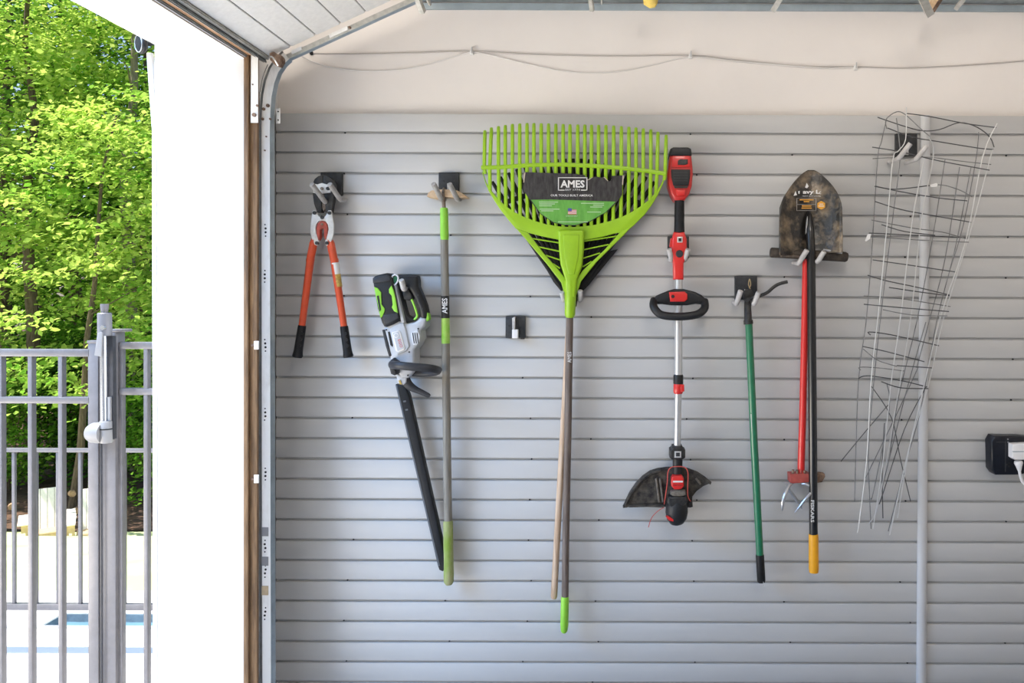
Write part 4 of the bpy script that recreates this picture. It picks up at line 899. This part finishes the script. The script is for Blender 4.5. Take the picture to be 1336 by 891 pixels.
# ------------------------------------------------------------------ outside: ground
ZD = -.30
def ground_y(py, z): # distance of the ground point seen at row py
    return (EYE - z) / ((py - 383) / F) - DW
y0, y1 = ground_y(821, ZD), ground_y(803.5, ZD); xpl = pt(52, 812, -y0).x
dk = box('ground_deck', -14, -1.3, -9, y0, ZD - .3, ZD, 'deck'); tag(dk, 'sunlit pale concrete deck and driveway outside the garage', 'ground', kind='structure')
box('deck_slab', -14, xpl, y0, y1, ZD - .3, ZD, 'deck', dk); box('deck_slab', -14, 4, y1, y1 + .35, ZD - .3, ZD, 'deck', dk)
pool = empty('swimming_pool', Vector((xpl, y0, ZD - .2)), 'narrow blue strip of pool water seen under the fence', 'pool')
box('water', xpl, 4, y0, y1, ZD - .16, ZD - .05, 'water', pool)
box('far_tile', xpl, 4, y1 - .012, y1 - .001, ZD - .14, ZD - .002, 'pool_tile', pool)
box('side_tile', xpl + .001, xpl + .012, y0, y1 - .012, ZD - .14, ZD - .002, 'pool_tile', pool)
box('near_coping', xpl - .25, 4, y0 - .03, y0 - .001, ZD - .02, ZD + .006, 'coping', pool)
# sloping lawn and mulch bed
pA = y1 + .35
chair_y = 14 - DW; zc = pt(60, 710, -chair_y).z
bed_y = 15.2 - DW; zb = pt(60, 693, -bed_y).z
def sheet(name, prof, x0, x1, m, n=1, lab=None, cat=None, wob=0):
    bm = bmesh.new(); rows = []
    for y, z in prof:
        rows.append([bm.verts.new((x0 + (x1 - x0) * i / n, y, z + R.uniform(-wob, wob))) for i in range(n + 1)])
    for a_, b_ in zip(rows, rows[1:]):
        for i in range(n): bm.faces.new((a_[i], a_[i + 1], b_[i + 1], b_[i]))
    o = obj(name, bm, m, smooth=True); tag(o, lab, cat, kind='structure'); return o
lawn = sheet('ground_lawn', [(pA, ZD), (pA + .4, ZD - .03), ((pA + chair_y) / 2, (ZD + zc) / 2 + .25), (chair_y, zc), (bed_y, zb)], -40, 6, 'lawn', 24, 'sunlit pale green lawn sloping away behind the fence', 'lawn', .012)
bed = sheet('ground_bed', [(bed_y - .05, zb + .03), (bed_y + 1.2, zb + .10), (bed_y + 4, zb + .15), (bed_y + 9, zb + .3), (bed_y + 22, zb + .6), (bed_y + 60, zb + 1)], -60, 8, 'mulch', 60, 'dark brown mulch and leaf litter bed under the trees', 'ground', .08)
# ------------------------------------------------------------------ outside: fences
YFN = .10       # near fence plane, behind the wall line
def frail(name, x0, x1, yt, yb, y, m, parent, depth=.03, slope=0):
    a_ = pt(x0, yt, -y); b_ = pt(x1, yb, -y)
    return box(name, a_.x, b_.x, y - depth / 2, y + depth / 2, b_.z, a_.z, m, parent, .003)
def picket(x, yt, yb, w, y, parent, m='fence', nm='picket', depth=.025):
    a_ = pt(x - w / 2, yt, -y); b_ = pt(x + w / 2, yb, -y)
    xc = (a_.x + b_.x) / 2; hw = w / 2 * (DW + y) / F
    return box(nm, xc - hw, xc + hw, y - depth / 2, y + depth / 2, max(ZD, b_.z), a_.z, m, parent, .002)
ga = empty('metal_gate', pt(120, 1000, -YFN), 'grey metal picket gate with a tall magnetic latch left of the latch post', 'gate')
frail('top_rail', -140, 119, 454.5, 465, YFN, 'fence', ga); frail('middle_rail', -140, 119, 516.5, 526, YFN, 'fence', ga); frail('bottom_rail', -140, 119, 945, 956, YFN, 'fence', ga)
for i in range(6): picket(81.5 - 39.3 * i, 457, 1000, 5.6, YFN, ga)
st_ = picket(124.5, 447, 1010, 13.5, YFN, ga, nm='stile', depth=.026)
a_ = pt(124.5, 446, -YFN); box('stile_cap', a_.x - .023, a_.x + .023, YFN - .016, YFN + .016, a_.z - .004, a_.z + .006, 'fence', ga, .002)
picket(132.4, 470, 1010, 1.8, YFN - .012, ga, 'fence_dark', 'stile_shade', .006)  # dark strip added to draw shade on the stile's right side
fe = empty('picket_fence', pt(180, 1000, -YFN), 'grey metal fence section with its square post between the gate and the white jamb', 'fence')
po = picket(147.5, 433, 1015, 19.5, YFN + .03, fe, nm='post', depth=.06)
a_ = pt(148.5, 432, -YFN); box('post_cap', a_.x - .035, a_.x + .033, YFN - .002, YFN + .064, a_.z - .004, a_.z + .007, 'fence', fe, .003)
frail('top_rail', 158, 232, 446, 455.3, YFN + .03, 'fence', fe); frail('middle_rail', 158, 232, 506, 515, YFN + .03, 'fence', fe); frail('bottom_rail', 158, 232, 945, 956, YFN + .03, 'fence', fe)
for x in (159.2, 192.3, 226): picket(x, 447, 1000, 5.4, YFN + .03, fe)
# magnetic latch
la = empty('pool_gate_latch', pt(137, 575, -.04), 'tall pool gate safety latch with grey knob and white housing on the gate post', 'latch')
DLt = -.045
ptube('lift_knob', [(136.4, 396.5, DLt), (136.4, 399, DLt), (136.2, 408, DLt)], [.014, .0145, .0120], 'fence', la, seg=14)
ptube('top_housing', [(136.4, 408, DLt), (136.4, 409, DLt), (136.8, 437, DLt), (136.8, 438, DLt)], [.0215, .0245, .0250, .022], 'lock_grey', la, seg=16)
disc('keyhole', 133.5, 427.5, DLt + .02, DLt + .028, 3.0, 'chrome', la, 12)
plate('key_tag', [(127, 434.5), (131, 433), (133.5, 435), (132, 465.5), (122.8, 463.5)], DLt + .03, .006, 'lock_white', la, .001)
ptube('rod', [(135, 437, DLt), (136, 553, DLt)], .0135, 'chrome', la, seg=14)
plate('track_channel', [(139, 438), (147, 438), (148, 573), (140.5, 573)], DLt - .004, .02, 'fence_dark', la)
pbox('white_gauge', 140.2, 518, 143.6, 549, DLt - .004, DLt + .006, 'lock_white', la)
ptube('lower_housing', [(138.3, 549, DLt), (138.3, 550, DLt), (138.7, 576, DLt), (138.7, 577.5, DLt)], [.020, .0225, .0235, .020], 'lock_white', la, seg=16)
a_ = pt(131, 564.5, DLt); kn = [a_ + Vector((dx, 0, 0)) for dx in (.012, -.008, -.03, -.045, -.053)]
tube('striker_knob', kn, [.040, .0405, .038, .028, .012], 'lock_white', la, seg=20)
ptube('housing_gap', [(138.5, 558.5, DLt), (138.5, 560, DLt)], .0241, 'charcoal', la, seg=16)

YFF = 1.22      # lower fence farther out
ff = empty('lower_fence', pt(100, 800, -YFF), 'lower grey metal picket fence seen through the gate in front of the lawn', 'fence')
frail('top_rail', -260, 330, 583.5, 590.5, YFF, 'fence', ff); frail('bottom_rail', -260, 330, 786, 796, YFF, 'fence', ff)
for i in range(15): picket(105 + 28.8 * (i - 8), 587, 790, 4.0, YFF, ff, depth=.016)
for x in (-150, 250): picket(x, 570, 1030, 14, YFF, ff, nm='post', depth=.05)

# ------------------------------------------------------------------ lawn chairs
def lounge(x, lab):
    y = chair_y; c = pt(x, 709, -y); s = (DW + y) / F
    e = empty('adirondack_chair', c, lab, 'chair', 'wooden lawn chairs at the tree line')
    Z0 = c.z; e.rotation_euler.z = math.atan2(-c.x, y + DW)
    for i in range(4):   # back boards
        xx = c.x + (-1.5 + i) * .105
        bm = bmesh.new()
        for q in (0,):
            P = [(xx - .049, y - .02, Z0 + .28), (xx + .049, y - .02, Z0 + .28), (xx + .049, y + .26, Z0 + .96), (xx - .049, y + .26, Z0 + .96)]
            A = [bm.verts.new(p) for p in P]; B = [bm.verts.new((p[0], p[1] + .03, p[2])) for p in P]
            bm.faces.new(A); bm.faces.new(B[::-1])
            for k_ in range(4): bm.faces.new((A[k_], B[k_], B[(k_ + 1) % 4], A[(k_ + 1) % 4]))
        obj('back_slat', bm, 'cream_wood', e)
    for i in range(4):
        yy = y - .50 + i * .125
        box('seat_slat', c.x - .25, c.x + .25, yy, yy + .11, Z0 + .30 - i * .012, Z0 + .325 - i * .012, 'cedar', e)
    box('front_apron', c.x - .25, c.x + .25, y - .53, y - .505, Z0 + .20, Z0 + .32, 'cedar', e)
    for sgn in (-1, 1):
        xx = c.x + sgn * .34
        box('arm', xx - .08, xx + .08, y - .62, y + .12, Z0 + .53, Z0 + .555, 'cream_wood', e, .008)
        box('front_leg', c.x + sgn * .29 - .02, c.x + sgn * .29 + .02, y - .52, y - .40, Z0, Z0 + .53, 'cedar', e)
        box('arm_bracket', xx - .03, xx + .03, y - .52, y - .49, Z0 + .38, Z0 + .53, 'cedar', e)
        box('rear_leg', c.x + sgn * .27 - .02, c.x + sgn * .27 + .02, y - .40, y + .25, Z0, Z0 + .12, 'cedar', e)
    return e
lounge(62, 'cream wooden lawn chair seen through the gate pickets, the left one of two')
lounge(122, 'cream wooden lawn chair half hidden behind the gate stile, the right one of two')
for x, y, w, lab in ((14, 662, 7, 'small reddish log lying in the mulch left of the lawn chairs'), (93, 645, 8, 'pale cut log lying between the two lawn chairs'), (99, 667, 6, 'small log end lying just right of the left lawn chair')):
    yy = bed_y + .5; c = pt(x, y, -yy)
    o = tube('log', [c + Vector((-w * .008, .1, 0)), c + Vector((w * .008, -.05, .02))], [.07, .06], 'log', None, seg=10, origin=c); tag(o, lab, 'log')

# ------------------------------------------------------------------ trees
rng = np.random.default_rng(5)
def leaves_mesh(name, C, U, size, tint, m, parent):
    """C centres, U normals; one four-pointed leaf (6 verts, 4 tris) each"""
    n = len(C)
    a = rng.normal(size=(n, 3)); T = np.cross(U, a); T /= np.linalg.norm(T, axis=1, keepdims=True) + 1e-9
    B = np.cross(U, T); s = size[:, None]
    fold = U * s * .16
    v = np.stack([C - T * s, C - T * s * .15 + B * s * .62 + fold, C + T * s * .25, C + T * s, C - T * s * .15 - B * s * .62 + fold, C + T * s * .45 + B * s * .45 + fold, C + T * s * .45 - B * s * .45 + fold], 1)
    idx = np.array([[0, 4, 2, 1], [2, 4, 6, 3], [1, 2, 3, 5]])
    F_ = (idx[None] + (np.arange(n) * 7)[:, None, None]).reshape(-1, 4)
    off = np.array(ORG[parent])
    me = bpy.data.meshes.new(name)
    me.vertices.add(n * 7); me.vertices.foreach_set('co', (v.reshape(-1, 3) - off).ravel().astype(np.float32))
    nl = len(F_) * 4; me.loops.add(nl); me.loops.foreach_set('vertex_index', F_.ravel().astype(np.int32))
    me.polygons.add(len(F_)); me.polygons.foreach_set('loop_start', np.arange(0, nl, 4, dtype=np.int32))
    me.update(calc_edges=True)
    at = me.attributes.new('tint', 'FLOAT', 'POINT'); at.data.foreach_set('value', np.repeat(tint, 7).astype(np.float32))
    o = link(name, me, parent, m); o['kind'] = 'stuff'
    return o
def sprays(centres, n_per, rad, flat, leaf):
    C = []; U = []; S = []; T = []
    for c in centres:
        k = n_per
        q = rng.normal(size=(k, 3)) * np.array([rad, rad, rad * flat]) * .55
        q[:, 2] -= .22 * (q[:, 0] ** 2 + q[:, 1] ** 2) / rad          # drooping layer
        C.append(q + c)
        u = rng.normal(size=(k, 3)) * .45 + np.array([-.15, -.30, 1.0]); u /= np.linalg.norm(u, axis=1, keepdims=True)
        U.append(u); S.append(leaf * rng.uniform(.65, 1.25, k)); T.append(np.clip(rng.normal(rng.uniform(.2, .8), .22, k), 0, 1))
    return np.concatenate(C), np.concatenate(U), np.concatenate(S), np.concatenate(T)
def tree(name, x, Y, h, crown, label, m, bark='bark', nclump=60, n_per=110, leaf=.085, trunk_r=.14, lean=0, low=.15, group='trees behind the lawn'):
    """x pixel column of the trunk at the ground, Y distance; crown: half width, metres"""
    zg = zb + .05 + max(0, Y - bed_y) * .02
    base = pt(x, 600, -Y); base.z = zg
    e = empty(name, base, label, 'tree', group)
    top = base + Vector((lean, 0, h))
    P = [base + Vector((0, 0, -.2))]
    for i in range(1, 8):
        t = i / 7; P.append(base.lerp(top, t) + Vector((R.uniform(-.12, .12), R.uniform(-.1, .1), 0)))
    tube('trunk', P, [trunk_r * (1.15 - .9 * i / 7) for i in range(8)], bark, e, seg=8)
    cs = []
    nb = 9
    for b_ in range(nb):
        t = low + (1 - low) * (b_ + .5) / nb
        st0 = base.lerp(top, t); an = R.uniform(0, 2 * math.pi); ln = crown * (1.05 - .55 * t) * R.uniform(.7, 1.1)
        en = st0 + Vector((math.cos(an) * ln, math.sin(an) * ln, ln * R.uniform(.05, .45)))
        md_ = st0.lerp(en, .5) + Vector((0, 0, .12 * ln))
        tube('branch', [st0, md_, en], [trunk_r * .38 * (1.1 - t), trunk_r * .24 * (1.1 - t), .012], bark, e, seg=5)
    for i in range(nclump):
        t = low + (1.06 - low) * (i + R.random()) / nclump
        rr = crown * math.sqrt(R.uniform(.02, 1)) * (1.0 - .6 * max(0, t - .45)) ; an = R.uniform(0, 2 * math.pi)
        p = base.lerp(top, t); cs.append((p.x + math.cos(an) * rr, p.y + math.sin(an) * rr, p.z))
    C, U, S, T = sprays(cs, n_per, crown * .30, .28, leaf)
    leaves_mesh('foliage', C, U, S, T, M_NAME(m), e)
    return e
def M_NAME(m): return m
# the sunlit maples facing the lawn
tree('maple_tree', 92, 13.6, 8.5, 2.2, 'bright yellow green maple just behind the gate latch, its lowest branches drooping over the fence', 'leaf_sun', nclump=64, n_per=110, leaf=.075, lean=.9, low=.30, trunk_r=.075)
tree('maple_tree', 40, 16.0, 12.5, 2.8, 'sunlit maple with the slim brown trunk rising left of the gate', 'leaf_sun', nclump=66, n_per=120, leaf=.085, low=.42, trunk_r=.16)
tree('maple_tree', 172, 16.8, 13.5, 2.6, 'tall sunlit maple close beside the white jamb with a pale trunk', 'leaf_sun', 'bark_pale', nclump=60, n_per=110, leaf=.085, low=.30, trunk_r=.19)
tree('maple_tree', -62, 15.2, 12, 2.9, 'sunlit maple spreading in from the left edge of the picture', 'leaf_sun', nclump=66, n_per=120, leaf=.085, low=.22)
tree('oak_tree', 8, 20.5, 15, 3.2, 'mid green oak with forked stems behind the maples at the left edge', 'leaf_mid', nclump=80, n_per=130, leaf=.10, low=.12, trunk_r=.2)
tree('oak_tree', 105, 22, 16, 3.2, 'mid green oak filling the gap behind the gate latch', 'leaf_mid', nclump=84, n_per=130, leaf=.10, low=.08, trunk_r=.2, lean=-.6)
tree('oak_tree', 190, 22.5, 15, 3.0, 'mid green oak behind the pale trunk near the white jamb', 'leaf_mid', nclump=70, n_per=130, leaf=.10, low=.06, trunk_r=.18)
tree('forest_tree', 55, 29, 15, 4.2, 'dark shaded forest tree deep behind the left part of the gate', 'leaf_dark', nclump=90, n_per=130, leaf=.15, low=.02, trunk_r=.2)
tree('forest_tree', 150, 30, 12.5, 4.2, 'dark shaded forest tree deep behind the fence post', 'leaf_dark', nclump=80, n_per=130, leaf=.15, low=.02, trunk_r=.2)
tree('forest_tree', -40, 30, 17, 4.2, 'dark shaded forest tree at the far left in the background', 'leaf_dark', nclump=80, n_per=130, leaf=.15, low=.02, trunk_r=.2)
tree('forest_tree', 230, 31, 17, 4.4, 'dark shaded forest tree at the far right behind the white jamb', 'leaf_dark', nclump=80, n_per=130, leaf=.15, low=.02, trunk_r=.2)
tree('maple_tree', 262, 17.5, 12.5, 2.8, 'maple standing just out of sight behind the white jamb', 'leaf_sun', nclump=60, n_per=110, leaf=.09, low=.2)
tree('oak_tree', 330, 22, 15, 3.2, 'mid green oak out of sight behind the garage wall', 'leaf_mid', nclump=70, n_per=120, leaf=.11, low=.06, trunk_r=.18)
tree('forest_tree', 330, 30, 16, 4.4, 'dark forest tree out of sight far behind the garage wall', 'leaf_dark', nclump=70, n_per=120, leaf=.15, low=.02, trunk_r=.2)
# understorey shrubs between lawn and trees
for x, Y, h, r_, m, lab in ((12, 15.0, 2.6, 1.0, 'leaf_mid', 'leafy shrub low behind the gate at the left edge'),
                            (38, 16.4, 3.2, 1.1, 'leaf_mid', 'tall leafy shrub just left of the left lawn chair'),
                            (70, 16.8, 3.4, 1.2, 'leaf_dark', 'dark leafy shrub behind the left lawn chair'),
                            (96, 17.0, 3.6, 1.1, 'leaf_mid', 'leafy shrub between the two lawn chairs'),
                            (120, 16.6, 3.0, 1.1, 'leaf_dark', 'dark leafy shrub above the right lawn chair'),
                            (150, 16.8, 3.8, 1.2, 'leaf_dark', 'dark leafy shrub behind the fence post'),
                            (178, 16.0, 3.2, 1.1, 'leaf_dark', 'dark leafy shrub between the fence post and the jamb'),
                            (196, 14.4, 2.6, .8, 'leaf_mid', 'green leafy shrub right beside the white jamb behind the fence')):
    zg = zb + .05 + max(0, Y - bed_y) * .02; base = pt(x, 600, -Y); base.z = zg
    e = empty('shrub', base, lab, 'shrub', 'shrubs at the edge of the wood')
    for i in range(5): tube('stem', [base, base + Vector((R.uniform(-.5, .5) * r_, R.uniform(-.4, .4) * r_, h * R.uniform(.6, .9)))], [.025, .008], 'bark', e, seg=5)
    cs = [(base.x + R.uniform(-1, 1) * r_, base.y + R.uniform(-1, 1) * r_, base.z + .25 + h * R.random()) for _ in range(34)]
    C, U, S, T = sprays(cs, 100, .46, .5, .06); leaves_mesh('foliage', C, U, S, T, m, e)
